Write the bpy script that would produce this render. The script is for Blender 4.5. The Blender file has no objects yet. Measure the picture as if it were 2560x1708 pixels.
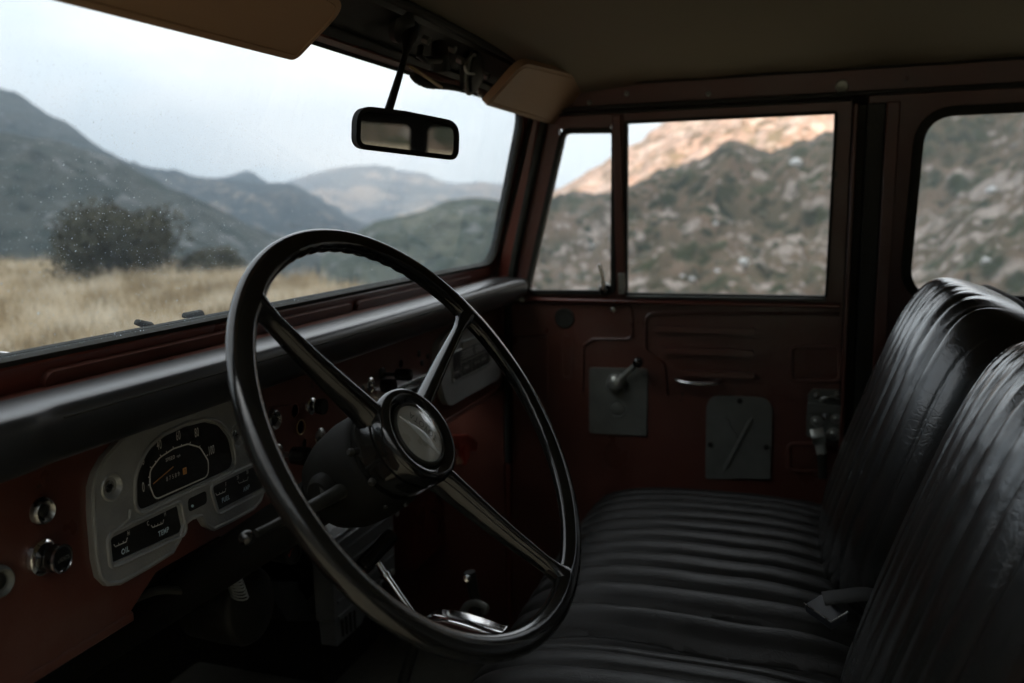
import bpy, bmesh, math, random
import numpy as np
from mathutils import Vector as Vec, Matrix, noise
from mathutils.geometry import tessellate_polygon
random.seed(7)
PI = math.pi
sc = bpy.context.scene
COL = sc.collection

# ------------------------------------------------------------------ camera
F_PX, CX, CY = 2170.0, 1280.0, 854.0
yaw, pitch, roll = .325, .1545, -.0197
fw = Vec((math.cos(pitch)*math.cos(yaw), math.cos(pitch)*math.sin(yaw), -math.sin(pitch)))
rt0 = fw.cross(Vec((0, 0, 1))).normalized(); up0 = rt0.cross(fw)
rt = rt0*math.cos(roll) + up0*math.sin(roll)
up = up0*math.cos(roll) - rt0*math.sin(roll)
cd = bpy.data.cameras.new('camera'); cam = bpy.data.objects.new('camera', cd); COL.objects.link(cam)
cam.matrix_world = Matrix(((rt.x, up.x, -fw.x, 0), (rt.y, up.y, -fw.y, 0), (rt.z, up.z, -fw.z, 0), (0, 0, 0, 1)))
cd.sensor_width = 36; cd.lens = 36*F_PX/2560; cd.clip_start = .02; cd.clip_end = 40000
cd.dof.use_dof = True; cd.dof.focus_distance = .90; cd.dof.aperture_fstop = 4.8
sc.camera = cam

def ray(px, py):
    return rt*((px-CX)/F_PX) + up*(-(py-CY)/F_PX) + fw
def at(ax, px, py, val):
    v = ray(px, py); return v*(val/v[ax])
def lean(z): return max(0.0, z+.19)*.123
def on_side(px, py, X0=1.73):
    X = X0
    for _ in range(12):
        p = at(0, px, py, X); X = X0-lean(p.z)
    return p.y, p.z

# ------------------------------------------------------------------ materials
def new_mat(name):
    m = bpy.data.materials.new(name); m.use_nodes = True
    nt = m.node_tree; nt.nodes.clear()
    o = nt.nodes.new('ShaderNodeOutputMaterial'); b = nt.nodes.new('ShaderNodeBsdfPrincipled')
    nt.links.new(b.outputs[0], o.inputs[0])
    return m, nt, b, o
def N(nt, t, **k):
    n = nt.nodes.new(t)
    for a, v in k.items():
        if a.startswith('i_'): n.inputs[a[2:].replace('_', ' ')].default_value = v
        else: setattr(n, a, v)
    return n
def ramp(nt, src, stops):
    r = nt.nodes.new('ShaderNodeValToRGB'); e = r.color_ramp.elements
    while len(e) < len(stops): e.new(.5)
    for k, (p, c) in enumerate(stops):
        e[k].position = p; e[k].color = (c, c, c, 1) if isinstance(c, (int, float)) else (*c, 1)
    nt.links.new(src, r.inputs[0]); return r
def mat(name, c1, c2=None, rough=.5, metal=0., scale=20., bump=0., bscale=200., coat=0., detail=4., spec=.5, rvar=.12, dirt=0., ccoat=.1):
    """plain surface: two tones mixed by noise, roughness variation, fine bump"""
    m, nt, b, o = new_mat(name)
    tc = N(nt, 'ShaderNodeTexCoord')
    n1 = N(nt, 'ShaderNodeTexNoise'); n1.inputs['Scale'].default_value = scale; n1.inputs['Detail'].default_value = detail
    nt.links.new(tc.outputs['Object'], n1.inputs['Vector'])
    c2 = c2 or tuple(min(1, x*1.35) for x in c1)
    r = ramp(nt, n1.outputs[0], [(.3, c1), (.7, c2)])
    nt.links.new(r.outputs[0], b.inputs['Base Color'])
    if dirt:
        nd = N(nt, 'ShaderNodeTexNoise'); nd.inputs['Scale'].default_value = 3.2; nd.inputs['Detail'].default_value = 9; nd.inputs['Roughness'].default_value = .72
        nt.links.new(tc.outputs['Object'], nd.inputs['Vector']); r2 = ramp(nt, nd.outputs[0], [(.50, 0.), (.72, dirt)])
        m2 = N(nt, 'ShaderNodeMixRGB'); nt.links.new(r2.outputs[0], m2.inputs[0]); nt.links.new(r.outputs[0], m2.inputs[1]); m2.inputs[2].default_value = (.17, .14, .115, 1)
        nc = N(nt, 'ShaderNodeTexNoise'); nc.inputs['Scale'].default_value = 34; nc.inputs['Detail'].default_value = 5; nc.inputs['Roughness'].default_value = .6
        nt.links.new(tc.outputs['Object'], nc.inputs['Vector']); r3 = ramp(nt, nc.outputs[0], [(.70, 0.), (.72, .9)])
        m3 = N(nt, 'ShaderNodeMixRGB'); nt.links.new(r3.outputs[0], m3.inputs[0]); nt.links.new(m2.outputs[0], m3.inputs[1]); m3.inputs[2].default_value = (.03, .018, .012, 1)
        nt.links.new(m3.outputs[0], b.inputs['Base Color'])
    rr = ramp(nt, n1.outputs[0], [(.25, max(.03, rough-rvar)), (.75, min(1, rough+rvar))])
    nt.links.new(rr.outputs[0], b.inputs['Roughness'])
    b.inputs['Metallic'].default_value = metal
    b.inputs['Specular IOR Level'].default_value = spec
    b.inputs['Coat Weight'].default_value = coat; b.inputs['Coat Roughness'].default_value = ccoat
    if bump:
        n2 = N(nt, 'ShaderNodeTexNoise'); n2.inputs['Scale'].default_value = bscale; n2.inputs['Detail'].default_value = 3
        nt.links.new(tc.outputs['Object'], n2.inputs['Vector'])
        bp = N(nt, 'ShaderNodeBump'); bp.inputs['Strength'].default_value = bump; bp.inputs['Distance'].default_value = .3/bscale
        nt.links.new(n2.outputs[0], bp.inputs['Height']); nt.links.new(bp.outputs[0], b.inputs['Normal'])
    return m
def leather(name, base, rough=.36, spec=.55, coat=0., grain=280., depth=.34, stretch=(1, 1, 1)):
    m, nt, b, o = new_mat(name)
    tc = N(nt, 'ShaderNodeTexCoord'); mp = N(nt, 'ShaderNodeMapping'); mp.inputs['Scale'].default_value = stretch
    nt.links.new(tc.outputs['Object'], mp.inputs[0])
    v = N(nt, 'ShaderNodeTexVoronoi', feature='DISTANCE_TO_EDGE'); v.inputs['Scale'].default_value = grain
    w = N(nt, 'ShaderNodeTexNoise'); w.inputs['Scale'].default_value = 42; w.inputs['Detail'].default_value = 4; w.inputs['Roughness'].default_value = .6
    w2 = N(nt, 'ShaderNodeTexNoise'); w2.inputs['Scale'].default_value = 12; w2.inputs['Detail'].default_value = 3
    for x in (w, w2): nt.links.new(mp.outputs[0], x.inputs['Vector'])
    # warp the cells so the grain never lines up
    mx = N(nt, 'ShaderNodeMixRGB'); mx.inputs[0].default_value = .004
    nt.links.new(mp.outputs[0], mx.inputs[1]); nt.links.new(w.outputs[1], mx.inputs[2]); nt.links.new(mx.outputs[0], v.inputs['Vector'])
    # creases: thin dark valleys of a stretched noise
    cr = N(nt, 'ShaderNodeTexVoronoi', feature='DISTANCE_TO_EDGE'); cr.inputs['Scale'].default_value = 105
    mx2 = N(nt, 'ShaderNodeMixRGB'); mx2.inputs[0].default_value = .010
    nt.links.new(mp.outputs[0], mx2.inputs[1]); nt.links.new(w.outputs[1], mx2.inputs[2]); nt.links.new(mx2.outputs[0], cr.inputs['Vector'])
    a1 = ramp(nt, v.outputs['Distance'], [(0, 0.), (.22, 1.)]); a2 = ramp(nt, cr.outputs['Distance'], [(0, 0.), (.10, 1.)])
    s1 = N(nt, 'ShaderNodeMath', operation='MULTIPLY'); s1.inputs[1].default_value = .07; nt.links.new(a1.outputs[0], s1.inputs[0])
    msk = ramp(nt, w2.outputs[0], [(.30, .08), (.70, .26)])
    s2 = N(nt, 'ShaderNodeMath', operation='MULTIPLY'); nt.links.new(a2.outputs[0], s2.inputs[0]); nt.links.new(msk.outputs[0], s2.inputs[1])
    s3 = N(nt, 'ShaderNodeMath', operation='ADD'); nt.links.new(s1.outputs[0], s3.inputs[0]); nt.links.new(s2.outputs[0], s3.inputs[1])
    s4 = N(nt, 'ShaderNodeMath', operation='MULTIPLY_ADD'); nt.links.new(w.outputs[0], s4.inputs[0]); s4.inputs[1].default_value = .30; nt.links.new(s3.outputs[0], s4.inputs[2])
    bp = N(nt, 'ShaderNodeBump'); bp.inputs['Strength'].default_value = depth; bp.inputs['Distance'].default_value = .0012
    nt.links.new(s4.outputs[0], bp.inputs['Height']); nt.links.new(bp.outputs[0], b.inputs['Normal'])
    rr = ramp(nt, w2.outputs[0], [(.3, rough-.015), (.7, rough+.03)]); nt.links.new(rr.outputs[0], b.inputs['Roughness'])
    cc = ramp(nt, w2.outputs[0], [(.3, base), (.75, tuple(min(1, x*1.2) for x in base))]); nt.links.new(cc.outputs[0], b.inputs['Base Color'])
    b.inputs['Specular IOR Level'].default_value = spec
    b.inputs['Coat Weight'].default_value = coat; b.inputs['Coat Roughness'].default_value = .22
    nt.links.new(bp.outputs[0], b.inputs['Coat Normal'])
    return m

PAINT = mat('red_paint', (.12, .030, .019), (.15, .038, .024), rough=.34, scale=6, bump=.15, bscale=260, coat=.25, ccoat=.2)
PAINT_IN = mat('dusty_red_paint', (.080, .027, .018), (.112, .037, .025), rough=.36, dirt=.34, scale=9, bump=.2, bscale=300, coat=.1, ccoat=.25)
BLACKP = mat('black_paint', (.013, .013, .0105), (.020, .020, .016), rough=.5, spec=.3, scale=14, bump=.3, bscale=220)
RUBBER = mat('rubber', (.022, .022, .018), (.035, .035, .029), rough=.7, spec=.15, scale=60, bump=.3, bscale=400)
BAKELITE = mat('bakelite', (.007, .007, .006), (.010, .010, .009), rough=.13, scale=18, bump=.05, bscale=90, coat=.0, rvar=.05, spec=.58)
PAD = mat('pad_vinyl', (.014, .0145, .0145), (.020, .021, .021), rough=.30, scale=12, bump=.35, bscale=900, rvar=.012, spec=1.)
HAMMER = mat('hammered_silver', (.30, .31, .30), (.37, .38, .365), rough=.33, metal=.35, scale=30, bump=.8, bscale=420, rvar=.06)
STEELGREY = mat('grey_enamel', (.11, .118, .104), (.155, .163, .146), rough=.42, scale=18, bump=.35, bscale=240, metal=.1)
CHROME = mat('chrome', (.72, .72, .72), (.8, .8, .8), rough=.10, metal=1., scale=40, bump=.04, bscale=120, rvar=.05)
DULLCHROME = mat('worn_chrome', (.28, .28, .265), (.42, .42, .40), rough=.28, metal=1., scale=60, bump=.1, bscale=300)
ZINC = mat('zinc', (.30, .31, .28), (.40, .41, .37), rough=.34, metal=.6, scale=50, bump=.3, bscale=300)
DIAL = mat('dial_black', (.012, .012, .011), (.016, .016, .015), rough=.4, scale=12)
DIALINK = mat('dial_ink', (.66, .66, .60), (.74, .74, .68), rough=.6, scale=30)
BLUEINK = mat('pale_blue_ink', (.50, .68, .76), (.58, .74, .82), rough=.6, scale=30)
NEEDLE = mat('needle_orange', (.55, .25, .07), (.62, .3, .09), rough=.5, scale=30)
VISOR = mat('visor_vinyl', (.33, .20, .115), (.38, .235, .14), rough=.6, scale=7, bump=.3, bscale=500)
LINER = mat('roof_lining', (.15, .128, .082), (.18, .155, .10), rough=.85, scale=3.5, bump=.3, bscale=300)
CARPET = mat('floor_mat', (.07, .07, .055), (.10, .10, .08), rough=.9, scale=60, bump=.8, bscale=500)
SEAT = leather('seat_vinyl', (.008, .008, .007), rough=.25, spec=.65, coat=.5)
SEATB = leather('cushion_vinyl', (.008, .008, .0072), rough=.46, spec=.28, grain=240, depth=.6)
STITCH = mat('thread', (.006, .006, .006), (.01, .01, .01), rough=.8)
HEATER = mat('heater_grey', (.075, .08, .08), (.10, .106, .106), rough=.4, scale=24, bump=.3, bscale=120)
MIRRORM = mat('mirror_silver', (.42, .40, .37), (.44, .42, .39), rough=.015, metal=1., rvar=.005)
EMBLEM = mat('emblem_field', (.30, .30, .26), (.34, .34, .30), rough=.3, metal=.0, scale=20, coat=1., ccoat=.04)
EMBLEM2 = mat('emblem_silver', (.62, .66, .66), (.7, .74, .74), rough=.25, metal=.2, coat=1., ccoat=.04)
BRASS = mat('brass_wire', (.30, .22, .10), (.38, .28, .13), rough=.45, metal=.4)

def glass(name, film, specks, tint=(1, 1, 1)):
    m, nt, b, o = new_mat(name); nt.nodes.remove(b)
    tr = N(nt, 'ShaderNodeBsdfTransparent'); tr.inputs[0].default_value = (*tint, 1)
    gl = N(nt, 'ShaderNodeBsdfGlossy'); gl.inputs['Roughness'].default_value = .01
    ge = N(nt, 'ShaderNodeNewGeometry'); dt = N(nt, 'ShaderNodeVectorMath', operation='DOT_PRODUCT'); nt.links.new(ge.outputs['Incoming'], dt.inputs[0]); nt.links.new(ge.outputs['Normal'], dt.inputs[1])
    ab = N(nt, 'ShaderNodeMath', operation='ABSOLUTE'); nt.links.new(dt.outputs['Value'], ab.inputs[0])
    su = N(nt, 'ShaderNodeMath', operation='SUBTRACT'); su.inputs[0].default_value = 1; nt.links.new(ab.outputs[0], su.inputs[1])
    pw_ = N(nt, 'ShaderNodeMath', operation='POWER'); nt.links.new(su.outputs[0], pw_.inputs[0]); pw_.inputs[1].default_value = 5
    fr = N(nt, 'ShaderNodeMath', operation='MULTIPLY_ADD'); nt.links.new(pw_.outputs[0], fr.inputs[0]); fr.inputs[1].default_value = .9; fr.inputs[2].default_value = .05
    mx = N(nt, 'ShaderNodeMixShader'); nt.links.new(fr.outputs[0], mx.inputs[0]); nt.links.new(tr.outputs[0], mx.inputs[1]); nt.links.new(gl.outputs[0], mx.inputs[2])
    tl = N(nt, 'ShaderNodeBsdfTranslucent'); tl.inputs[0].default_value = (.70, .84, .92, 1)
    df = N(nt, 'ShaderNodeBsdfDiffuse'); df.inputs[0].default_value = (.7, .75, .75, 1)
    md = N(nt, 'ShaderNodeMixShader'); md.inputs[0].default_value = .35; nt.links.new(tl.outputs[0], md.inputs[1]); nt.links.new(df.outputs[0], md.inputs[2])
    tc = N(nt, 'ShaderNodeTexCoord')
    def noise_ramp(scale, lo, hi, a, bb, detail=4., sx=(1, 1, 1)):
        mp = N(nt, 'ShaderNodeMapping'); mp.inputs['Scale'].default_value = sx
        nt.links.new(tc.outputs['Object'], mp.inputs[0])
        n = N(nt, 'ShaderNodeTexNoise'); n.inputs['Scale'].default_value = scale; n.inputs['Detail'].default_value = detail
        nt.links.new(mp.outputs[0], n.inputs['Vector']); return ramp(nt, n.outputs[0], [(lo, a), (hi, bb)])
    def spots(scale, thr, keep, sx=(1, 1, 1)):
        mp = N(nt, 'ShaderNodeMapping'); mp.inputs['Scale'].default_value = sx
        nz = N(nt, 'ShaderNodeTexNoise'); nz.inputs['Scale'].default_value = scale*2.2; nt.links.new(tc.outputs['Object'], nz.inputs['Vector'])
        mw = N(nt, 'ShaderNodeMixRGB'); mw.inputs[0].default_value = .5/scale
        nt.links.new(tc.outputs['Object'], mw.inputs[1]); nt.links.new(nz.outputs[1], mw.inputs[2]); nt.links.new(mw.outputs[0], mp.inputs[0])
        v = N(nt, 'ShaderNodeTexVoronoi'); v.inputs['Scale'].default_value = scale; nt.links.new(mp.outputs[0], v.inputs['Vector'])
        r1 = ramp(nt, v.outputs['Distance'], [(thr*.55, 1.), (thr, 0.)])
        sep = N(nt, 'ShaderNodeSeparateColor'); nt.links.new(v.outputs['Color'], sep.inputs[0])
        g = N(nt, 'ShaderNodeMath', operation='LESS_THAN'); g.inputs[1].default_value = keep; nt.links.new(sep.outputs[0], g.inputs[0])
        mu = N(nt, 'ShaderNodeMath', operation='MULTIPLY'); nt.links.new(r1.outputs[0], mu.inputs[0]); nt.links.new(g.outputs[0], mu.inputs[1])
        m3 = N(nt, 'ShaderNodeMath', operation='MULTIPLY'); nt.links.new(mu.outputs[0], m3.inputs[0]); nt.links.new(sep.outputs[1], m3.inputs[1])
        return m3
    dust = noise_ramp(5, .3, .75, film*.6, film*1.35, 6)
    streak = noise_ramp(60, .52, .8, 0., film*.35, 3, (1, 1, .15))
    ad = N(nt, 'ShaderNodeMath', operation='ADD'); nt.links.new(dust.outputs[0], ad.inputs[0]); nt.links.new(streak.outputs[0], ad.inputs[1])
    last = ad
    if specks:
        area = noise_ramp(6, .35, .62, .55, 1., 2)
        tot = None
        for scale, thr, keep, k, sx in ((110, .085, .40, .75, (1, 1, .7)), (230, .14, .55, .55, (1, 1, .8)), (480, .22, .6, .45, (1, 1, 1))):
            s = spots(scale, thr, keep, sx)
            kk = N(nt, 'ShaderNodeMath', operation='MULTIPLY'); kk.inputs[1].default_value = k*specks; nt.links.new(s.outputs[0], kk.inputs[0])
            if tot is None: tot = kk
            else:
                a2 = N(nt, 'ShaderNodeMath', operation='ADD'); nt.links.new(tot.outputs[0], a2.inputs[0]); nt.links.new(kk.outputs[0], a2.inputs[1]); tot = a2
        sz = N(nt, 'ShaderNodeSeparateXYZ'); nt.links.new(tc.outputs['Object'], sz.inputs[0])
        hr = N(nt, 'ShaderNodeMapRange'); hr.inputs['From Min'].default_value = .02; hr.inputs['From Max'].default_value = .13; hr.inputs['To Min'].default_value = 1.; hr.inputs['To Max'].default_value = .10; nt.links.new(sz.outputs[2], hr.inputs[0])
        ah = N(nt, 'ShaderNodeMath', operation='MULTIPLY'); nt.links.new(area.outputs[0], ah.inputs[0]); nt.links.new(hr.outputs[0], ah.inputs[1])
        am = N(nt, 'ShaderNodeMath', operation='MULTIPLY'); nt.links.new(tot.outputs[0], am.inputs[0]); nt.links.new(ah.outputs[0], am.inputs[1])
        a3 = N(nt, 'ShaderNodeMath', operation='ADD', use_clamp=True); nt.links.new(ad.outputs[0], a3.inputs[0]); nt.links.new(am.outputs[0], a3.inputs[1]); last = a3
    fin = N(nt, 'ShaderNodeMixShader'); nt.links.new(last.outputs[0], fin.inputs[0]); nt.links.new(mx.outputs[0], fin.inputs[1]); nt.links.new(md.outputs[0], fin.inputs[2])
    nt.links.new(fin.outputs[0], o.inputs[0])
    return m
WGLASS = glass('windshield_glass', .050, 2.3)
SGLASS = glass('door_glass', .012, 0)
QGLASS = glass('vent_glass', .05, .12)
RGLASS = glass('rear_side_glass', .05, .15)
CLEAR = glass('gauge_glass', .006, 0)

# ------------------------------------------------------------------ object helpers
def obj(name, bm, m, smooth=35, bevel=0., bseg=2, label=None):
    bmesh.ops.recalc_face_normals(bm, faces=bm.faces[:])
    me = bpy.data.meshes.new(name); bm.to_mesh(me); bm.free()
    me.materials.append(m)
    for p in me.polygons: p.use_smooth = True
    me.set_sharp_from_angle(angle=math.radians(smooth))
    o = bpy.data.objects.new(name, me); COL.objects.link(o)
    if bevel:
        b = o.modifiers.new('b', 'BEVEL'); b.width = bevel; b.segments = bseg; b.limit_method = 'ANGLE'; b.angle_limit = math.radians(40)
    if label: o['label'] = label
    return o
def thing(name, label, cat, loc=(0, 0, 0), group=None):
    o = bpy.data.objects.new(name, None); COL.objects.link(o); o.location = loc
    o.empty_display_size = .05
    o['label'] = label; o['category'] = cat
    if group: o['group'] = group
    return o
def part(name, bm, m, parent, **k):
    """a part keeps world coordinates in its mesh; only the first level undoes the Empty's offset"""
    o = obj(name, bm, m, **k)
    o.parent = parent
    if parent.type == 'EMPTY': o.matrix_parent_inverse = Matrix.Translation(-parent.location)
    return o
def tag(o, label, cat, group=None, kind=None):
    if label: o['label'] = label
    if cat: o['category'] = cat
    if group: o['group'] = group
    if kind: o['kind'] = kind
    return o
BM = bmesh.new
def box(bm, lo, hi):
    r = bmesh.ops.create_cube(bm, size=1)
    for v in r['verts']: v.co = Vec([lo[i]+(hi[i]-lo[i])*(v.co[i]+.5) for i in range(3)])
def basis(d):
    d = d.normalized(); a = Vec((0, 0, 1)) if abs(d.z) < .9 else Vec((1, 0, 0))
    u = d.cross(a).normalized(); return u, d.cross(u).normalized(), d
def tube(bm, pts, rad, seg=16, cap=True, flat=1., upv=None, closed=False):
    pts = [Vec(p) for p in pts]; n = len(pts)
    if not isinstance(rad, (list, tuple)): rad = [rad]*n
    rings = []; pu = None
    for i, p in enumerate(pts):
        if closed: d = pts[(i+1) % n]-pts[i-1]
        else: d = pts[min(i+1, n-1)]-pts[max(i-1, 0)]
        d = d.normalized()
        if pu is None:
            if upv: w = Vec(upv); w = (w-d*w.dot(d)).normalized(); u = d.cross(w)
            else: u, w, _ = basis(d)
        else:
            u = (pu-d*pu.dot(d)).normalized(); w = d.cross(u)
            if upv: w = Vec(upv); w = (w-d*w.dot(d)).normalized(); u = d.cross(w)
        pu = u
        r = rad[i]; ru, rw = (r if isinstance(r, tuple) else (r, r*flat))
        rings.append([bm.verts.new(p+u*math.cos(2*PI*k/seg)*ru+w*math.sin(2*PI*k/seg)*rw) for k in range(seg)])
    m = n if closed else n-1
    for i in range(m):
        a, b = rings[i], rings[(i+1) % n]
        for k in range(seg):
            bm.faces.new((a[k], a[(k+1) % seg], b[(k+1) % seg], b[k]))
    if cap and not closed:
        bm.faces.new(rings[0][::-1]); bm.faces.new(rings[-1])
def lathe(bm, o, d, prof, seg=32):
    """prof = [(distance along d, radius)]"""
    o = Vec(o); u, w, d = basis(Vec(d)); rings = []
    for s, r in prof:
        if r < 1e-6: rings.append([bm.verts.new(o+d*s)])
        else: rings.append([bm.verts.new(o+d*s+(u*math.cos(2*PI*k/seg)+w*math.sin(2*PI*k/seg))*r) for k in range(seg)])
    for a, b in zip(rings, rings[1:]):
        if len(a) == 1 and len(b) == 1: continue
        for k in range(seg):
            k2 = (k+1) % seg
            if len(a) == 1: bm.faces.new((a[0], b[k2], b[k]))
            elif len(b) == 1: bm.faces.new((a[k], a[k2], b[0]))
            else: bm.faces.new((a[k], a[k2], b[k2], b[k]))
    if len(rings[0]) > 1: bm.faces.new(rings[0][::-1])
    if len(rings[-1]) > 1: bm.faces.new(rings[-1])
def plate(bm, outer, holes, mp, w0, w1):
    loops = [outer]+list(holes)
    polys = [[Vec((p[0], p[1], 0)) for p in l] for l in loops]
    tris = tessellate_polygon(polys)
    flat = [p for l in loops for p in l]
    A = [bm.verts.new(mp(p[0], p[1], w1)) for p in flat]; B = [bm.verts.new(mp(p[0], p[1], w0)) for p in flat]
    fs = []
    for t in tris:
        if len(set(t)) < 3: continue
        try: fs.append(bm.faces.new([A[i] for i in t])); bm.faces.new([B[i] for i in reversed(t)])
        except ValueError: pass
    s = 0
    for l in loops:
        n = len(l)
        for i in range(n):
            j = (i+1) % n
            bm.faces.new((A[s+i], A[s+j], B[s+j], B[s+i]))
        s += n
def sheet(bm, outer, mp, w, holes=()):
    loops = [outer]+list(holes)
    tris = tessellate_polygon([[Vec((p[0], p[1], 0)) for p in l] for l in loops])
    flat = [p for l in loops for p in l]; A = [bm.verts.new(mp(p[0], p[1], w)) for p in flat]
    for t in tris:
        try: bm.faces.new([A[i] for i in t])
        except ValueError: pass
def rounded(pts, r, seg=6):
    """round the corners of a polygon; r is one radius or one per corner"""
    out = []; n = len(pts)
    for i in range(n):
        p = Vec((*pts[i], 0)); a = Vec((*pts[i-1], 0)); b = Vec((*pts[(i+1) % n], 0))
        rr = r[i] if isinstance(r, (list, tuple)) else r
        if rr <= 0: out.append((p.x, p.y)); continue
        da, db = (a-p), (b-p); la, lb = da.length, db.length; da.normalize(); db.normalize()
        ang = da.angle(db); t = min(rr/math.tan(ang/2), la*.48, lb*.48)
        p0, p1 = p+da*t, p+db*t
        for k in range(seg+1):
            s = k/seg; q = p0*(1-s)**2+p*2*s*(1-s)+p1*s*s; out.append((q.x, q.y))
    return out
def rrect(x0, y0, x1, y1, r, seg=6): return rounded([(x0, y0), (x1, y0), (x1, y1), (x0, y1)], r, seg)
def circ(x, y, r, n=28, ry=None): return [(x+r*math.cos(2*PI*k/n), y+(ry or r)*math.sin(2*PI*k/n)) for k in range(n)]
def offset(loop, d):
    """shrink a convex-ish closed loop towards its inside by d"""
    n = len(loop); area = sum(loop[i][0]*loop[(i+1) % n][1]-loop[(i+1) % n][0]*loop[i][1] for i in range(n))
    s = 1 if area > 0 else -1; out = []
    for i in range(n):
        a, p, b = Vec(loop[i-1]), Vec(loop[i]), Vec(loop[(i+1) % n])
        t = (b-a)
        if t.length < 1e-9: out.append(loop[i]); continue
        t.normalize(); out.append((p.x-t.y*s*d, p.y+t.x*s*d))
    return out
def ridge_loop(bm, loop, mp, w, r, seg=8, closed=True, flat=1.):
    tube(bm, [mp(p[0], p[1], w) for p in loop], r, seg=seg, closed=closed, flat=flat)
_tc = {}
def text(bm, s, mp, x, y, h, w=0., sx=1., rot=0., bold=0., gap=1., align='CENTER'):
    cu = bpy.data.curves.new('t', 'FONT'); cu.body = s; cu.size = 1; cu.align_x = align; cu.align_y = 'CENTER'; cu.offset = bold; cu.space_character = gap
    cu.resolution_u = 3
    o = bpy.data.objects.new('t', cu); COL.objects.link(o)
    dg = bpy.context.evaluated_depsgraph_get(); me = bpy.data.meshes.new_from_object(o.evaluated_get(dg))
    COL.objects.unlink(o); bpy.data.objects.remove(o); bpy.data.curves.remove(cu)
    c, sn = math.cos(rot), math.sin(rot)
    vs = []
    for v in me.vertices:
        a, b = v.co.x*h*sx*1.4, v.co.y*h*1.4
        vs.append(bm.verts.new(mp(x+a*c-b*sn, y+a*sn+b*c, w)))
    for p in me.polygons:
        try: bm.faces.new([vs[i] for i in p.vertices])
        except ValueError: pass
    bpy.data.meshes.remove(me)
def stroke(bm, pts, mp, w, width, th=.0006, closed=False):
    """painted line as a thin raised ribbon"""
    n = len(pts)
    L = []; R = []
    for i in range(n):
        a = Vec(pts[i-1] if (i > 0 or closed) else pts[0]); b = Vec(pts[(i+1) % n] if (i < n-1 or closed) else pts[-1])
        t = (b-a).normalized(); p = Vec(pts[i]); q = Vec((-t.y, t.x))*width/2
        L.append(bm.verts.new(mp(p.x+q.x, p.y+q.y, w))); R.append(bm.verts.new(mp(p.x-q.x, p.y-q.y, w)))
    for i in range(n if closed else n-1):
        j = (i+1) % n
        bm.faces.new((L[i], L[j], R[j], R[i]))
def smooth_path(pts, n=8):
    """Catmull-Rom through 3D points"""
    P = [Vec(p) for p in pts]; P = [P[0]*2-P[1]]+P+[P[-1]*2-P[-2]]; out = []
    for i in range(1, len(P)-2):
        for k in range(n):
            t = k/n; a, b, c, d = P[i-1:i+3]
            out.append(.5*((2*b)+(c-a)*t+(2*a-5*b+4*c-d)*t*t+(3*b-a-3*c+d)*t**3))
    out.append(P[-2]); return out
def screw(parent, name, o, d, r, m, cross=True):
    bm = BM(); o = Vec(o); d = Vec(d).normalized(); u, w, _ = basis(d)
    lathe(bm, o, d, [(-.001, r), (.0006*r/.004, r), (r*.32, r*.82), (r*.42, r*.4), (r*.42, 0)], 20)
    s = part(name, bm, m, parent)
    if cross:
        bm = BM()
        for a, b in ((u, w), (w, u)):
            for t in (1,):
                vs = [o+d*(r*.44)+a*(x*r*.55)+b*(y*r*.11) for x, y in ((-1, -1), (1, -1), (1, 1), (-1, 1))]
                c = [bm.verts.new(v+d*(.00005 if a is u else .00012)) for v in vs]; bm.faces.new(c)
        part('screw_slot', bm, BLACKP, s) if parent.type == 'EMPTY' else bm.free()
    return s

# maps from flat coordinates to the surfaces of the car (metres; x right, y forward, z up, camera height = 0)
YD = .60
def dm(x, z, w): return Vec((x, YD-w, z))                       # dashboard face, looking back
def sm(y, z, w): return Vec((1.73-lean(z)-w, y, z))             # passenger side, looking inward
def lm(y, z, w): return Vec((.35+lean(z)+w, y-(.13 if y < .2 else 0), z))              # driver side
WB, WT = Vec((0, .62, -.114)), Vec((0, .53, .184))
WS = (WT-WB).normalized(); WN = Vec((0, WS.z*-1, WS.y)).normalized()
if WN.y > 0: WN = -WN
def wm(x, s, w): return Vec((x, 0, 0))+WB+WS*s+WN*w             # windshield plane, w towards the cabin
SLEN = (WT-WB).length
MID = 1.04
def on_ws(px, py, w=0.):
    v = ray(px, py); P0 = WB+WN*w; q = v*(P0.dot(WN)/v.dot(WN)); return q.x, (q-P0).dot(WS)
def on_dash(px, py, Y=YD):
    p = at(1, px, py, Y); return p.x, p.z

# ================================================================== CAR BODY
car = thing('car_body', 'dark red off-road car shell around the seats, with pillars, roof and windshield', 'car', (MID, 0, -1.0))
# windshield frame
gl = rounded([(.37, 0), (1.712, 0), (1.652, SLEN), (.43, SLEN)], [.045, .045, .05, .05], 8)
bm = BM()
plate(bm, [(.335, -.034), (1.752, -.034), (1.70, SLEN+.014), (.38, SLEN+.014)], [offset(gl, -.004)], wm, -.004, .012)
wf = part('windshield_frame', bm, PAINT, car, bevel=.004)
bm = BM(); plate(bm, offset(gl, -.0125), [offset(gl, .0005)], wm, .0005, .0105)
plate(bm, offset(gl, -.008), [offset(gl, .0002)], wm, -.006, -.0015)
part('rubber_seal', bm, RUBBER, wf, bevel=.002)
bm = BM(); plate(bm, [(1.722, -.01), (1.742, -.01), (1.690, SLEN), (1.672, SLEN)], [], wm, .0125, .020); part('side_seal', bm, RUBBER, wf, bevel=.003)
bm = BM(); plate(bm, [(1.7435, -.01), (1.751, -.01), (1.6990, SLEN), (1.6915, SLEN)], [], wm, .0125, .018); part('side_bead', bm, PAINT, wf, bevel=.002)
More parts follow.
